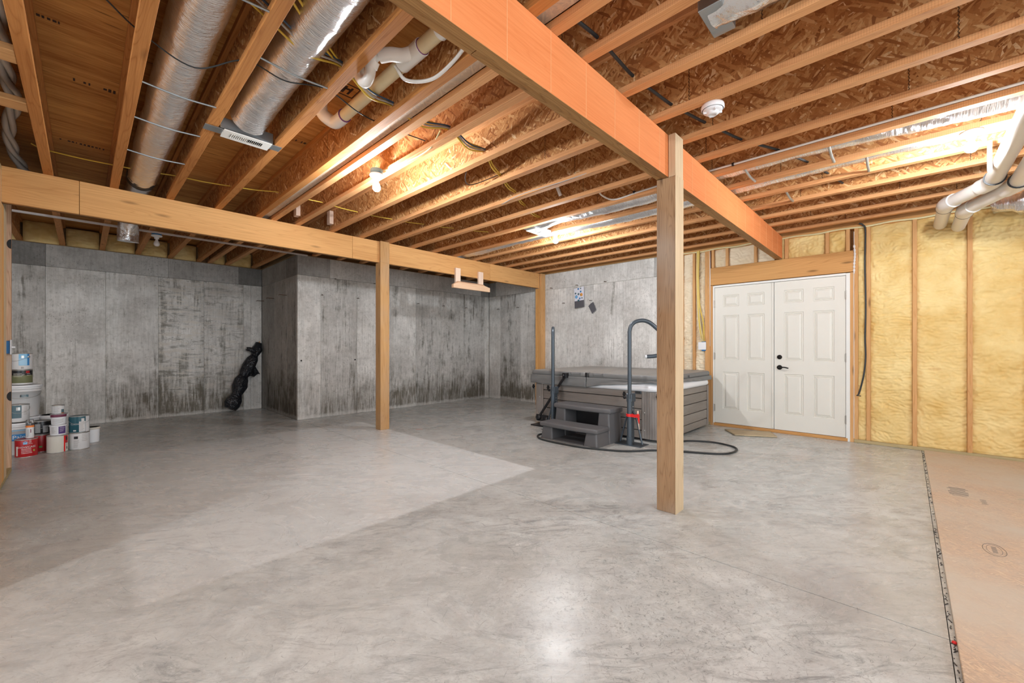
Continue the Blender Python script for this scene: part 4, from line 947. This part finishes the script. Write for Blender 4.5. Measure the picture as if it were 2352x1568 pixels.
for y, z in ((TY1-.13, .42), (TY0+.24, .36), (TY0+.24, .14), (TY1-.13, .15)):
    MB().lathe([(0, -.003), (.007, -.002), (.008, 0)], 10, (TX0, y, z), 'x').build('screw', M['tin'], ht)
# acrylic lip
lip = [(.0, .625), (-.025, .640), (-.030, .665), (-.02, .70), (.02, .735), (.06, .75)]
MB().loft([rrect(TX0+o, TX1-o, TY0+o, TY1-o, .2, z) for o, z in lip]).build('acrylic_rim', M['acrylic'], ht)
# cover: two foam halves
yf = 3.205
for a, c in ((TY0-.005, yf-.006), (yf+.006, TY1+.02)):
    x0, x1 = TX0-.035, TX1+.03
    prof = [(.012, .752), (0, .765), (0, .812), (.012, .828), (.04, .834)]
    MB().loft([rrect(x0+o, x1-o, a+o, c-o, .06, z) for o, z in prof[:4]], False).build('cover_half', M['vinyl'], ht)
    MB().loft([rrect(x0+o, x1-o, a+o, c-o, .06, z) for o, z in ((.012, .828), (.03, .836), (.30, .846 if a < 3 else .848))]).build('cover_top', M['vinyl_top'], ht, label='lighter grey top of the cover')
MB().box(TX0-.038, yf-.012, .755, TX1+.02, yf+.012, .822).build('fold_hinge', M['vinyl'], ht)
# skirts (front: hangs deep at the left half, rides up over the near half)
def skirt(along, fx, u0, u1, bot, nm='skirt', seed=0):
    def fn(a, b_):
        u = u0+(u1-u0)*a; zb = bot(a); z = .765+(zb-.765)*b_
        o = .012*b_*noise.noise(Vector((u*7+seed, b_*1.5, 0))) + .014*sin(b_*pi)*noise.noise(Vector((u*3, 2+seed, b_))) - .006
        if along == 'y': return (fx-.004+o*1.0-.006*b_, u, z + .006*noise.noise(Vector((u*9, 0, 0)))*b_)
        return (u, fx-.004+o-.006*b_, z)
    return MB().grid(70, 10, fn).build(nm, M['vinyl'], ht, solid=.004)
skirt('y', TX0-.034, TY1+.01, yf+.004, lambda a: .640-.018*a)
skirt('y', TX0-.034, yf-.004, TY0+.01, lambda a: .622+.10*min(1, a*1.6)**.8+.02*sin(a*9)*a)
skirt('x', TY0-.008, TX0-.02, TX1+.02, lambda a: .715+.012*sin(a*5), seed=5)
for y, z, hh in ((3.53, .79, .05), (yf, .775, .0)):
    if hh: continue
MB().box(TX0-.046, yf-.016, .70, TX0-.036, yf+.016, .83).build('cover_strap', M['black'], ht, bevel=.002)
for a, c in ((yf+.10, yf+.27), (yf-.26, yf-.10)):
    MB().box(TX0-.046, a, .785, TX0-.037, a+.012, .822).box(TX0-.046, c-.012, .785, TX0-.037, c, .822).box(TX0-.05, a, .797, TX0-.043, c, .808).build('cover_handle', M['vinyl'], ht)
MB().box(5.66, TY0-.022, .775, 5.90, TY0-.008, .805).build('cover_handle', M['vinyl'], ht, bevel=.004)
for y in (3.90, 2.64, 2.19, TY1-.02): 
    MB().tube([(TX0-.0, y, .575), (TX0-.035, y, .575)], .016, 10).box(TX0-.03, y-.010, .545, TX0-.012, y+.010, .61).build('cover_lock', M['black'], ht)
MB().box(TX0-.004, 2.41, .592, TX0+.004, 2.50, .630).build('badge', M['slate'], ht, bevel=.002, label='small dark logo plate')
MB().box(TX0-.0055, 2.425, .600, TX0-.004, 2.485, .622).build('badge_print', M['text_k'], ht)
# cover lifter
lf = root('cover_lifter', (4.80, 3.8, .12), 'black diagonal cover lifter arm on the left front of the hot tub', 'lifter')
A = Vector((4.79, 4.03, .125)); B = Vector((4.79, 3.535, .775))
Mr = (B-A).to_track_quat('Z', 'Y').to_matrix()
MB().obox((A+B)/2, (.012, .016, (B-A).length/2), Mr).build('arm', M['black'], lf, bevel=.003)
MB().box(4.765, 3.505, .745, 4.835, 3.575, .815).lathe([(.02, 0), (.022, -.02), (0, -.022)], 10, (4.765, 3.545, .78), 'x').build('cover_bracket', M['black'], lf, bevel=.004)
MB().lathe([(.045, 0), (.048, -.02), (.02, -.03), (0, -.03)], 16, (4.80, 4.04, .12), 'x').lathe([(.04, 0), (.042, -.018), (0, -.02)], 16, (4.80, 3.90, .10), 'x').box(4.79, 3.86, .07, 4.80, 4.08, .165).build('pivot_plate', M['black'], lf)
MB().box(4.70, 3.84, 0, 4.93, 4.12, .018).build('foot_plate', M['black'], lf, bevel=.004)

# steps
st = root('spa_steps', (4.42, 3.04, 0), 'dark grey plastic two-tread step in front of the hot tub', 'steps')
def tread(x0, x1, y0, y1, z0, z1): 
    bulge = .03
    pr = []
    for z, o in ((z0, .012), (z0+.008, 0), (z1-.012, 0), (z1-.003, .006), (z1, .018)):
        ring = []
        for t in yy(0, 1, 12): ring.append((x0+o - bulge*sin(pi*t), y0+o+(y1-y0-2*o)*t, z))
        ring += [(x1-o, y1-o, z), (x1-o, y0+o, z)]
        pr.append(ring)
    return MB().loft(pr).build('tread', M['step'], st, bevel=.006, seg=2)
tread(4.14, 4.42, 2.60, 3.47, .160, .215); tread(4.44, 4.745, 2.60, 3.47, .365, .425)
def pedestal(x0, x1, y0, y1, z1, ty):
    vs = []
    for z, o in ((0, .0), (z1, .022)):
        vs.append([(x0+o, y0+o, z), (x0+o, y1-o, z), (x1, y1-o, z), (x1, y0+o, z)])
    MB().loft(vs, True, False).build('side_leg', M['step'], st, bevel=.02, seg=3)
for y0, y1 in ((2.605, 2.80), (3.27, 3.465)):
    pedestal(4.15, 4.44, y0, y1, .162, 0); pedestal(4.43, 4.745, y0, y1, .367, 0)
MB().box(4.15, 2.80, 0, 4.74, 3.27, .012).build('floor_web', M['step'], st)
MB().box(4.70, 2.79, .01, 4.745, 3.28, .36).build('back_web', M['black'], st)

# handrails
def handrail(bx, by, dx, dy, top, lab, ribbon=False):
    r = root('handrail', (bx, by, 0), lab, 'handrail')
    D = Vector((dx, dy, 0)).normalized(); Q = Vector((-D.y, D.x, 0)); Bv = Vector((bx, by, 0))
    P = [Bv+Vector((0, 0, .05)), Bv+Vector((0, 0, .8)), Bv+Vector((0, 0, top-.20))]
    loop = [(.0, top-.13), (.02, top-.06), (.07, top-.015), (.14, top), (.20, top-.01), (.26, top-.045), (.36, top-.14), (.45, top-.24), (.47, top-.30), (.44, top-.36), (.37, top-.41), (.28, top-.43), (.20, top-.435)]
    pts = [p for p in P] + [Bv + D*s_ + Vector((0, 0, z)) for s_, z in loop]
    k = .80
    MB().tube(bez(pts, 6), .024, 14).build('rail_tube', M['slate'], r)
    e = Bv + D*.20 + Vector((0, 0, top-.435)); MB().tube([e, e-D*.018], [.023, .016], 14).build('end_cap', M['plastic_w'], r, label='white end cap')
    MB().tube([Bv+Vector((0, 0, .0)), Bv+Vector((0, 0, .56))], .030, 16).build('sleeve', M['slate'], r)
    MB().tube([Bv+Vector((0, 0, .0)), Bv+Vector((0, 0, .10))], .036, 16).build('foot_collar', M['slate'], r)
    O = Vector((1, 0, 0))
    MB().box(bx+.02, by-.018, .02, bx+.085, by+.018, .60).build('upright_channel', M['slate'], r, bevel=.003)
    MB().box(bx-.02, by-.035, .52, bx+.09, by+.035, .62).build('clamp', M['slate'], r, bevel=.006)
    MB().box(bx-.06, by-.17, 0, bx+.16, by+.17, .008).build('base_plate', M['slate'], r, bevel=.002)
    for s_ in (-1, 1): MB().tube([(bx+.05, by+s_*.02, .40), (bx+.05, by+s_*.055, .36), (bx+.04, by+s_*.145, .02)], .011, 10).build('strut', M['slate'], r)
    for z in (.42, .46): MB().lathe([(0, -.004), (.006, -.003), (.007, 0)], 8, (bx+.05, by-.018, z), 'y').build('bolt', M['tin'], r)
    MB().tube([(bx, by, .57), (bx, by+.06, .57)], .012, 10).lathe([(.018, .06), (.020, .075), (.012, .08), (0, .08)], 12, (bx, by, .57), 'y').build('knob', M['black'], r)
    return r
handrail(4.62, 3.626, .79, .61, 1.463, 'slate handrail left of the grey steps, seen edge-on')
hr2 = handrail(4.58, 2.42, .58, -.81, 1.505, 'slate handrail right of the grey steps, with a curled top')
tp = root('red_ribbon', (4.58, 2.40, .36), 'bright red ribbon tied round the right handrail with a wood wedge', 'ribbon')
MB().tube([(4.58, 2.42, .345), (4.58, 2.42, .378)], .040, 16).box(4.55, 2.30, .345, 4.60, 2.42, .375).build('ribbon', M['red'], tp)
MB().tube([(4.585, 2.315, .385), (4.585, 2.305, .32), (4.585, 2.30, .27)], [.014, .012, .004], 6).build('ribbon_tail', M['red'], tp)
MB().tube([(4.60, 2.325, .42), (4.60, 2.318, .3), (4.60, 2.305, .20)], [.012, .010, .004], 4).build('wood_wedge', M['pine_z'], tp)

# black hose on the floor
hp = [(4.35, 3.56, .012), (4.215, 3.55, .012), (4.09, 3.45, .012), (4.02, 3.24, .012), (4.03, 2.80, .012), (4.106, 2.528, .012), (4.241, 2.273, .012), (4.50, 2.06, .012), (4.66, 1.80, .012), (4.80, 1.526, .012), (4.936, 1.411, .012), (5.156, 1.395, .012), (5.302, 1.48, .012), (5.37, 1.654, .012), (5.346, 1.802, .012), (5.226, 1.98, .012), (5.0, 2.07, .012), (4.90, 2.16, .012)]
tag(MB().tube(bez(hp, 10), .011, 10).build('hose', M['rubber']), 'black hose looping on the floor round the steps and the big post', 'hose')
# jute mat scrap by the door
def matf(a, b_):
    p0, p1, p2, p3 = Vector((6.34, 1.87, 0)), Vector((6.02, 1.65, 0)), Vector((6.27, 1.215, 0)), Vector((6.60, 1.36, 0))
    p = (p0*(1-a)+p1*a)*(1-b_) + (p3*(1-a)+p2*a)*b_; return (p.x+.012*noise.noise(p*14), p.y+.012*noise.noise(p*14+Vector((5, 0, 0))), .010+.004*noise.noise(p*9))
tag(MB().grid(10, 16, matf).build('door_mat', M['mat'], solid=.009), 'scrap of tan woven matting on the floor at the double door', 'mat')

# ------------------------------------------------------------------ bag-wrapped pole in the corner
bg = root('wrapped_bundle', (1.85, 8.9, 0), 'long bundle wrapped in black plastic bag leaning in the concrete corner', 'bundle')
A = Vector((1.83, 8.83, 0.07)); B = Vector((2.335, 8.97, 1.27)); n_ = 64
def bagr(i, k, rr):
    t = i/(n_-1)
    return rr*(1+.22*noise.noise(Vector((cos(2*pi*k/26)*2.2, sin(2*pi*k/26)*2.2, t*5))) + .16*noise.noise(Vector((cos(2*pi*k/26)*6, sin(2*pi*k/26)*6, t*3+4))))
rad = []
for i in range(n_):
    t = i/(n_-1)
    key = [(0, .08), (.06, .115), (.13, .105), (.20, .068), (.235, .072), (.33, .10), (.43, .092), (.49, .062), (.53, .078), (.62, .092), (.74, .080), (.80, .048), (.84, .06), (.90, .078), (.95, .052), (1, .040)]
    for (t0, r0), (t1, r1) in zip(key, key[1:]):
        if t0 <= t <= t1: rad.append(1.18*(r0+(r1-r0)*(t-t0)/(t1-t0))); break
P = [A+(B-A)*(i/(n_-1)) + Vector((.015*sin(i*.16), 0, 0)) for i in range(n_)]
MB().tube(P, rad[:n_], 26, True, bagr).build('plastic_wrap', M['bag'], bg)
def flap(a, b_):
    p = Vector((2.20, 8.90, .92))*(1-b_) + (Vector((2.13, 8.90, .62))*(1-a)+Vector((2.335, 8.93, .66))*a)*b_
    return (p.x, p.y-.03*sin(a*7)*b_, p.z+.02*sin(a*9)*b_)
MB().grid(14, 10, flap).build('loose_flap', M['bag'], bg, solid=.003)
MB().tube(bez([(2.26, 8.92, 1.10), (2.20, 8.9, 1.13), (2.14, 8.9, 1.15), (2.11, 8.9, 1.12)], 5), [.05]*4+[.045]*4+[.04]*4+[.02]*4, 12, True, lambda i, k, r: r*(1+.3*noise.noise(Vector((k*.9, i*.6, 1))))).build('knotted_ear', M['bag'], bg)
MB().tube([B, B+(B-A).normalized()*.025], .012, 8).build('pole_tip', M['block'], bg)

# ------------------------------------------------------------------ paint cans
def wrap_text(body, size, r, z, ang, mat, parent, sx=1.0):
    cu = bpy.data.curves.new('t', 'FONT'); cu.body = body; cu.size = size; cu.align_x = 'CENTER'; cu.align_y = 'CENTER'; cu.resolution_u = 2
    o = bpy.data.objects.new('t', cu); COL.objects.link(o)
    dg = bpy.context.evaluated_depsgraph_get(); me = bpy.data.meshes.new_from_object(o.evaluated_get(dg))
    for v in me.vertices:
        a = ang + v.co.x*sx/r; h = v.co.y; v.co = (r*cos(a), r*sin(a), z+h)
    bpy.data.objects.remove(o); bpy.data.curves.remove(cu)
    me.materials.clear(); me.materials.append(mat); q = bpy.data.objects.new('lettering', me); COL.objects.link(q); q.parent = parent; return q
def arc(parent, name, r, z0, z1, a0, a1, mat, n=16):
    mb = MB(); mb.add([(r*cos(a0+(a1-a0)*i/n), r*sin(a0+(a1-a0)*i/n), z) for z in (z0, z1) for i in range(n+1)], [(i, i+1, n+2+i, n+1+i) for i in range(n)], True)
    return mb.build(name, mat, parent, local=True)
def lines(parent, r, z0, z1, a0, a1, k, mat):
    mb = MB()
    for i in range(k):
        z = z0+(z1-z0)*i/max(1, k-1); e = a1-(a1-a0)*random.uniform(0, .35); h = (z1-z0)/k*.25+.001; n = 5
        mb.add([(r*cos(a0+(e-a0)*j/n), r*sin(a0+(e-a0)*j/n), zz) for zz in (z-h/2, z+h/2) for j in range(n+1)], [(j, j+1, n+2+j, n+1+j) for j in range(n)])
    return mb.build('small_print', mat, parent, local=True)
def can(x, y, z, r, h, body, lab, kind='can', nm='paint_can', group='paint cans and tubs stacked at left'):
    t = root(nm, (x, y, z), lab, kind, group)
    MB().lathe([(r*.97, 0), (r, .004), (r, h-.004), (r*.985, h)], 36).build('shell', body, t, local=True)
    MB().lathe([(r*1.0, h-.006), (r*1.025, h-.003), (r*1.025, h+.001), (r*.985, h+.003), (r*.92, h+.001), (r*.90, h-.006), (r*.86, h-.004), (0, h-.004)], 36).build('lid', M['tin'], t, local=True)
    MB().lathe([(r*.98, 0), (r*1.02, .001), (r*1.02, .005), (r*.99, .007)], 36).build('foot_ring', M['tin'], t, local=True)
    return t
def face(x, y): return math.atan2(-y, -x)      # angle of the side that looks at the camera
def bail(t, r, h, a, n=10, drop=.05):
    P = []
    for i in range(n+1):
        b_ = a-pi/2+pi*i/n; P.append((r*1.03*cos(b_), r*1.03*sin(b_), h*.80-drop*sin(pi*i/n)))
    MB().tube(bez(P, 3), .0018, 5).build('wire_handle', M['tin'], t, local=True)
    for s_ in (-1, 1):
        b_ = a+s_*pi/2; MB().lathe([(0, .004), (.012, .003), (.013, 0)], 10).build('ear', M['tin'], t, local=True, loc=(r*cos(b_), r*sin(b_), h*.8), rot=(0, pi/2, b_))
# 1 red can
x, y = -.43, 6.90; a = face(x, y); t = can(x, y, 0, .083, .19, M['redcan'], 'red paint can lettered SHOWCASE, in front at the left')
wrap_text('SHOWCASE', .027, .0840, .108, a, M['text_w'], t); lines(t, .0838, .045, .09, a-.45, a+.55, 4, M['text_w'])
arc(t, 'house_logo', .0839, .140, .160, a-.28, a+.08, M['sky']); lines(t, .0841, .143, .156, a+.16, a+.56, 2, M['text_w']); arc(t, 'drip', .0842, .162, .186, a+.28, a+.31, M['text_w']); arc(t, 'drip', .0842, .158, .186, a+.38, a+.41, M['text_w'])
mb = MB(); mb.add([(.0840*cos(a-.32), .0840*sin(a-.32), .160), (.0840*cos(a+.12), .0840*sin(a+.12), .160), (.0840*cos(a-.10), .0840*sin(a-.10), .176)], [(0, 1, 2)]); mb.build('house_roof', M['sky'], t, local=True)
arc(t, 'barcode_strip', .0838, .02, .12, a-1.0, a-.80, M['cream']); arc(t, 'green_mark', .0839, .058, .076, a+.62, a+.75, plain('green_mark', (.3, .6, .1), .5))
# spray can on it
sx_, sy_ = -.405, 6.895; a2 = face(sx_, sy_); s = root('spray_can', (sx_, sy_, .194), 'white spray can with an orange band standing on the red can', 'spray can')
MB().lathe([(.029, 0), (.031, .004), (.031, .125), (.030, .13)], 28).build('shell', M['offwhite'], s, local=True)
MB().lathe([(.0315, .118), (.0315, .137), (.028, .139)], 28).build('orange_band', M['orange'], s, local=True)
MB().lathe([(.028, .137), (.020, .158), (.010, .162), (.009, .18), (0, .18)], 24).build('shoulder', M['black'], s, local=True)
gl = plain('clear_cap', (.9, .9, .9), .08); gl.node_tree.nodes['Principled BSDF'].inputs['Transmission Weight'].default_value = .9
MB().lathe([(.0305, .137), (.030, .195), (.026, .20), (0, .20)], 24).build('clear_cap', gl, s, local=True)
arc(s, 'print_mark', .0313, .06, .10, a2+.1, a2+.3, M['maroon']); lines(s, .0313, .02, .09, a2-.8, a2-.1, 6, M['slateblue'])
# dark red can behind
x, y = -.335, 7.13; a = face(x, y); t = can(x, y, 0, .083, .19, M['redcan'], 'dark red paint can half hidden behind the front red can'); arc(t, 'green_mark', .084, .05, .07, a-.2, a+.1, plain('green_mark2', (.12, .3, .06), .5))
t = can(-.33, 7.14, .194, .075, .15, M['black'], 'black paint can with a grey label, on the dark red can'); a = face(-.33, 7.14)
arc(t, 'label', .0755, .02, .12, a-.75, a-.15, plain('grey_label', (.30, .30, .30), .5)); arc(t, 'label', .0755, .02, .10, a+.1, a+.7, plain('grey_label2', (.38, .38, .38), .5)); bail(t, .075, .15, a)
# white can with the red stripe, tubs on it
x, y = -.205, 6.93; a = face(x, y); t = can(x, y, 0, .083, .19, M['cream'], 'off-white paint can with a red stripe at its right, on the floor')
arc(t, 'stripe', .0838, .004, .186, a+.62, a+.80, M['red']); arc(t, 'red_patch', .0838, .10, .186, a+.8, a+1.25, M['redcan']); arc(t, 'black_spot', .0842, .13, .17, a+.88, a+1.12, M['black']); arc(t, 'barcode', .0842, .03, .06, a+.95, a+1.1, M['text_k']); lines(t, .0842, .07, .10, a+.9, a+1.2, 4, M['text_k'])
def tub(x, y, z, r, h, lab, band=None, lidm='plastic_w'):
    t = root('paint_tub', (x, y, z), lab, 'tub', 'paint cans and tubs stacked at left')
    MB().lathe([(r*.90, 0), (r*.97, h*.9), (r*.97, h)], 32).build('shell', M['plastic_w'], t, local=True)
    MB().lathe([(r, h*.86), (r*1.04, h*.87), (r*1.04, h*.98), (r, h), (0, h)], 32).build('lid', M[lidm], t, local=True)
    return t
t = tub(-.200, 6.94, .194, .068, .115, 'small white tub with a purple label on the red-striped can'); a = face(-.2, 6.94)
arc(t, 'label', .0665, .015, .095, a+.05, a+1.0, M['purple']); lines(t, .0668, .045, .08, a+.2, a+.9, 3, M['text_w']); arc(t, 'side_label', .0655, .015, .095, a-.9, a-.15, M['offwhite']); lines(t, .0668, .03, .085, a-.85, a-.3, 5, M['greyw'])
t = tub(-.197, 6.94, .311, .062, .118, 'white tub with a maroon band, second up on the red-striped can'); arc(t, 'band', .0648, .085, .115, a-1.3, a+1.3, M['maroon']); lines(t, .0618, .02, .06, a-.8, a+.8, 4, M['greyw'])
t = can(-.200, 6.94, .431, .050, .095, M['offwhite'], 'smallest white can, topmost on the red-striped can'); arc(t, 'label', .0505, .01, .05, a+.5, a+1.1, M['slateblue']); arc(t, 'label', .0505, .0, .012, a+.5, a+1.1, M['orange']); lines(t, .0505, .02, .08, a-.7, a+.3, 6, M['greyw'])
# white can with a black oval, teal can on it
x, y = -.035, 6.98; a = face(x, y); t = can(x, y, 0, .085, .19, M['offwhite'], 'white paint can with a black oval badge, at the right of the stack')
arc(t, 'badge', .0856, .125, .155, a-.52, a-.12, M['black']); lines(t, .0856, .03, .11, a-.55, a+.05, 8, M['greyw']); lines(t, .0856, .10, .17, a+.25, a+.9, 5, M['greyw'])
t = can(x, y, .194, .085, .19, M['teal'], 'teal paint can lettered CLASSIC on the can with the oval badge')
arc(t, 'label', .0856, .01, .13, a-.02, a+.62, M['offwhite']); arc(t, 'label', .0856, .004, .186, a+.65, a+1.3, M['offwhite']); wrap_text('CLASSIC', .022, .0858, .10, a-.42, M['text_w'], t); arc(t, 'badge', .0858, .13, .165, a+.2, a+.5, M['offwhite']); arc(t, 'small_badge', .0858, .02, .035, a-.6, a-.3, M['offwhite']); lines(t, .0862, .03, .12, a+.05, a+.55, 7, M['greyw']); bail(t, .085, .19, a)
t = tub(.075, 7.36, 0, .070, .185, 'cream tub on the floor behind the can with the oval badge', lidm='cream')
# buckets
def bucket(x, y, z, lab, r=.150, h=.37, nm='paint_bucket'):
    t = root(nm, (x, y, z), lab, 'bucket', 'white plastic buckets at left')
    MB().lathe([(r*.86, 0), (r*.97, h*.80), (r*1.02, h*.80), (r*1.02, h*.81), (r*.975, h*.815), (r*.985, h*.88), (r*1.03, h*.88), (r*1.03, h*.89), (r*.985, h*.895), (r, h*.95)], 40).build('shell', M['offwhite'], t, local=True)
    MB().lathe([(r*1.0, h*.93), (r*1.055, h*.935), (r*1.055, h*.985), (r*1.03, h), (r*.95, h), (r*.93, h*.985), (0, h*.985)], 40).build('lid', M['plastic_w'], t, local=True)
    return t
x, y = -.50, 7.50; a = face(x, y)
t = bucket(x, y, 0, 'large white bucket on the floor behind the front cans, with another bucket on it'); lines(t, .15, .08, .14, a-.2, a+.3, 3, M['greyw'])
t = bucket(x, y, .372, 'large white bucket stacked on a bucket, below the olive can'); arc(t, 'label', .1505, .235, .262, a-.05, a+.32, M['slateblue']); arc(t, 'label_tag', .1507, .235, .262, a-.10, a-.06, M['text_k']); bail(t, .147, .35, a, drop=.06)
lines(t, .152, .242, .255, a+.0, a+.28, 2, M['text_w'])
x2, y2 = -.515, 7.17; a = face(x2, y2)
t = bucket(x2, y2, 0, 'white bucket lettered Paint, in front of the taller bucket stack', .125, .345); arc(t, 'label', .1235, .155, .225, a-.5, a+.66, M['blue']); wrap_text('Paint', .06, .1245, .19, a+.20, M['text_w'], t)
arc(t, 'teal_line', .1245, .262, .270, a-1, a+1, M['sky'])
t = can(-.505, 7.17, .352, .082, .19, M['offwhite'], 'white can with a slate blue label standing on the Paint bucket'); arc(t, 'label', .0826, .045, .185, a-.9, a+.28, M['slateblue']); lines(t, .0828, .08, .165, a+.45, a+1.0, 8, M['greyw']); arc(t, 'badge', .083, .13, .165, a-.2, a+.15, M['tin']); bail(t, .082, .19, a)
a = face(x, y)
t = can(x, y, .746, .082, .17, M['olive'], 'olive green can with a dark landscape label on the tall bucket stack'); arc(t, 'label', .0826, .11, .166, a-1.2, a+1.3, M['black']); lines(t, .083, .095, .13, a-.9, a+.3, 4, M['cream']); arc(t, 'red_print', .0832, .135, .16, a+.35, a+.75, M['redcan']); arc(t, 'rim', .0834, 0, .02, a-1.3, a+1.3, M['offwhite']); lines(t, .0834, .11, .128, a+.45, a+1.0, 2, M['text_w'])
t = can(x, y, .920, .082, .188, M['offwhite'], 'white paint can with a sky blue label, highest of the whole stack'); arc(t, 'label', .0826, .05, .184, a-.32, a+.72, M['sky']); arc(t, 'label', .0829, .05, .184, a+.50, a+.72, M['blue']); arc(t, 'light_patch', .083, .055, .13, a-.28, a+.46, plain('pale_sky', (.40, .66, .86), .5)); arc(t, 'barcode', .083, .012, .034, a-.1, a+.15, M['greyw']); arc(t, 'badge', .0832, .135, .165, a-.1, a+.18, M['tin']); bail(t, .082, .188, a-.9)
t = tub(-.245, 7.47, 0, .115, .37, 'pale bucket behind the small stacked tubs')

# ------------------------------------------------------------------ OSB sheet on the floor, debris in its gap
os_ = tag(MB().box(-3.0, -2.57, .0005, 6.60, -.145, .018).build('osb_sheet', M['osb_floor'], bevel=.002), 'tan OSB sheet lying on the slab at the right edge', 'board')
mb = MB()
for k in range(9): mb.obox((4.99-.03*k, -.30-.0, .0185), (.003+.006*random.random(), .04+.02*random.random(), .0004), Matrix.Rotation(.1, 3, 'Z'))
mb.build('mill_stamp', M['ink_soft'], os_)['kind'] = 'stuff'; mb = MB()
for k in range(7): mb.obox((4.62+.02*k, -.42, .0185), (.003, .012*random.uniform(.5, 1.5), .0004), Matrix.Rotation(.2, 3, 'Z'))
mb.build('mill_stamp', M['ink_soft'], os_)['kind'] = 'stuff'; mb = MB()
el = [(3.62+.10*cos(t_), -.365+.045*sin(t_)) for t_ in [2*pi*i/40 for i in range(41)]]
mb.tube([(p[0], p[1], .0183) for p in el], .0016, 4, False)
el = [(3.62+.08*cos(t_), -.365+.03*sin(t_)) for t_ in [2*pi*i/40 for i in range(41)]]
mb.tube([(p[0], p[1], .0183) for p in el], .001, 4, False)
for k in range(8): mb.obox((3.57+.0135*k, -.365, .0185), (.003, .010, .0004), Matrix.Rotation(.25, 3, 'Z'))
mb.build('mill_stamp', M['ink_soft'], os_)['kind'] = 'stuff'
deb = MB(); cols = {}
for k in range(170):
    x = random.uniform(.9, 6.5); deb.obox((x, -.130-.012*random.random(), .0015), (random.uniform(.001, .014), random.uniform(.0006, .0022), .0015), Matrix.Rotation(random.uniform(-.5, .5), 3, 'Z'))
do = tag(deb.build('gap_debris', plain('grit', (.10, .09, .08), .9)), 'dark grit and crumbs lying in the gap along the OSB sheet', 'debris'); do['kind'] = 'stuff'
for (x, y, mt, lb) in ((2.02, -.14, 'black', 'black plastic crumb in the gap by the OSB sheet'), (2.40, -.138, 'red', 'red plastic crumb in the gap by the OSB sheet'), (1.75, -.139, 'blue', 'blue plastic crumb in the gap by the OSB sheet')):
    tag(MB().lathe([(.004, 0), (.009, .003), (.007, .009), (0, .010)], 7, (x, y, .001)).build('plastic_crumb', M[mt]), lb, 'crumb', 'plastic crumbs in the gap')
tag(MB().grid(8, 2, lambda a, b_: (3.30+.09*a+.01*sin(a*9), 5.08+.012*b_-.04*a, .0012)).build('chalk_mark', plain('orange_chalk', (.85, .16, .10), .8)), 'small orange-red chalk mark on the floor', 'mark')
tag(MB().grid(8, 2, lambda a, b_: (4.95+.03*a, -.62-.07*a+.01*b_, .0192)).build('crayon_mark', plain('green_crayon', (.08, .28, .10), .8)), 'small green crayon mark on the OSB sheet', 'mark')
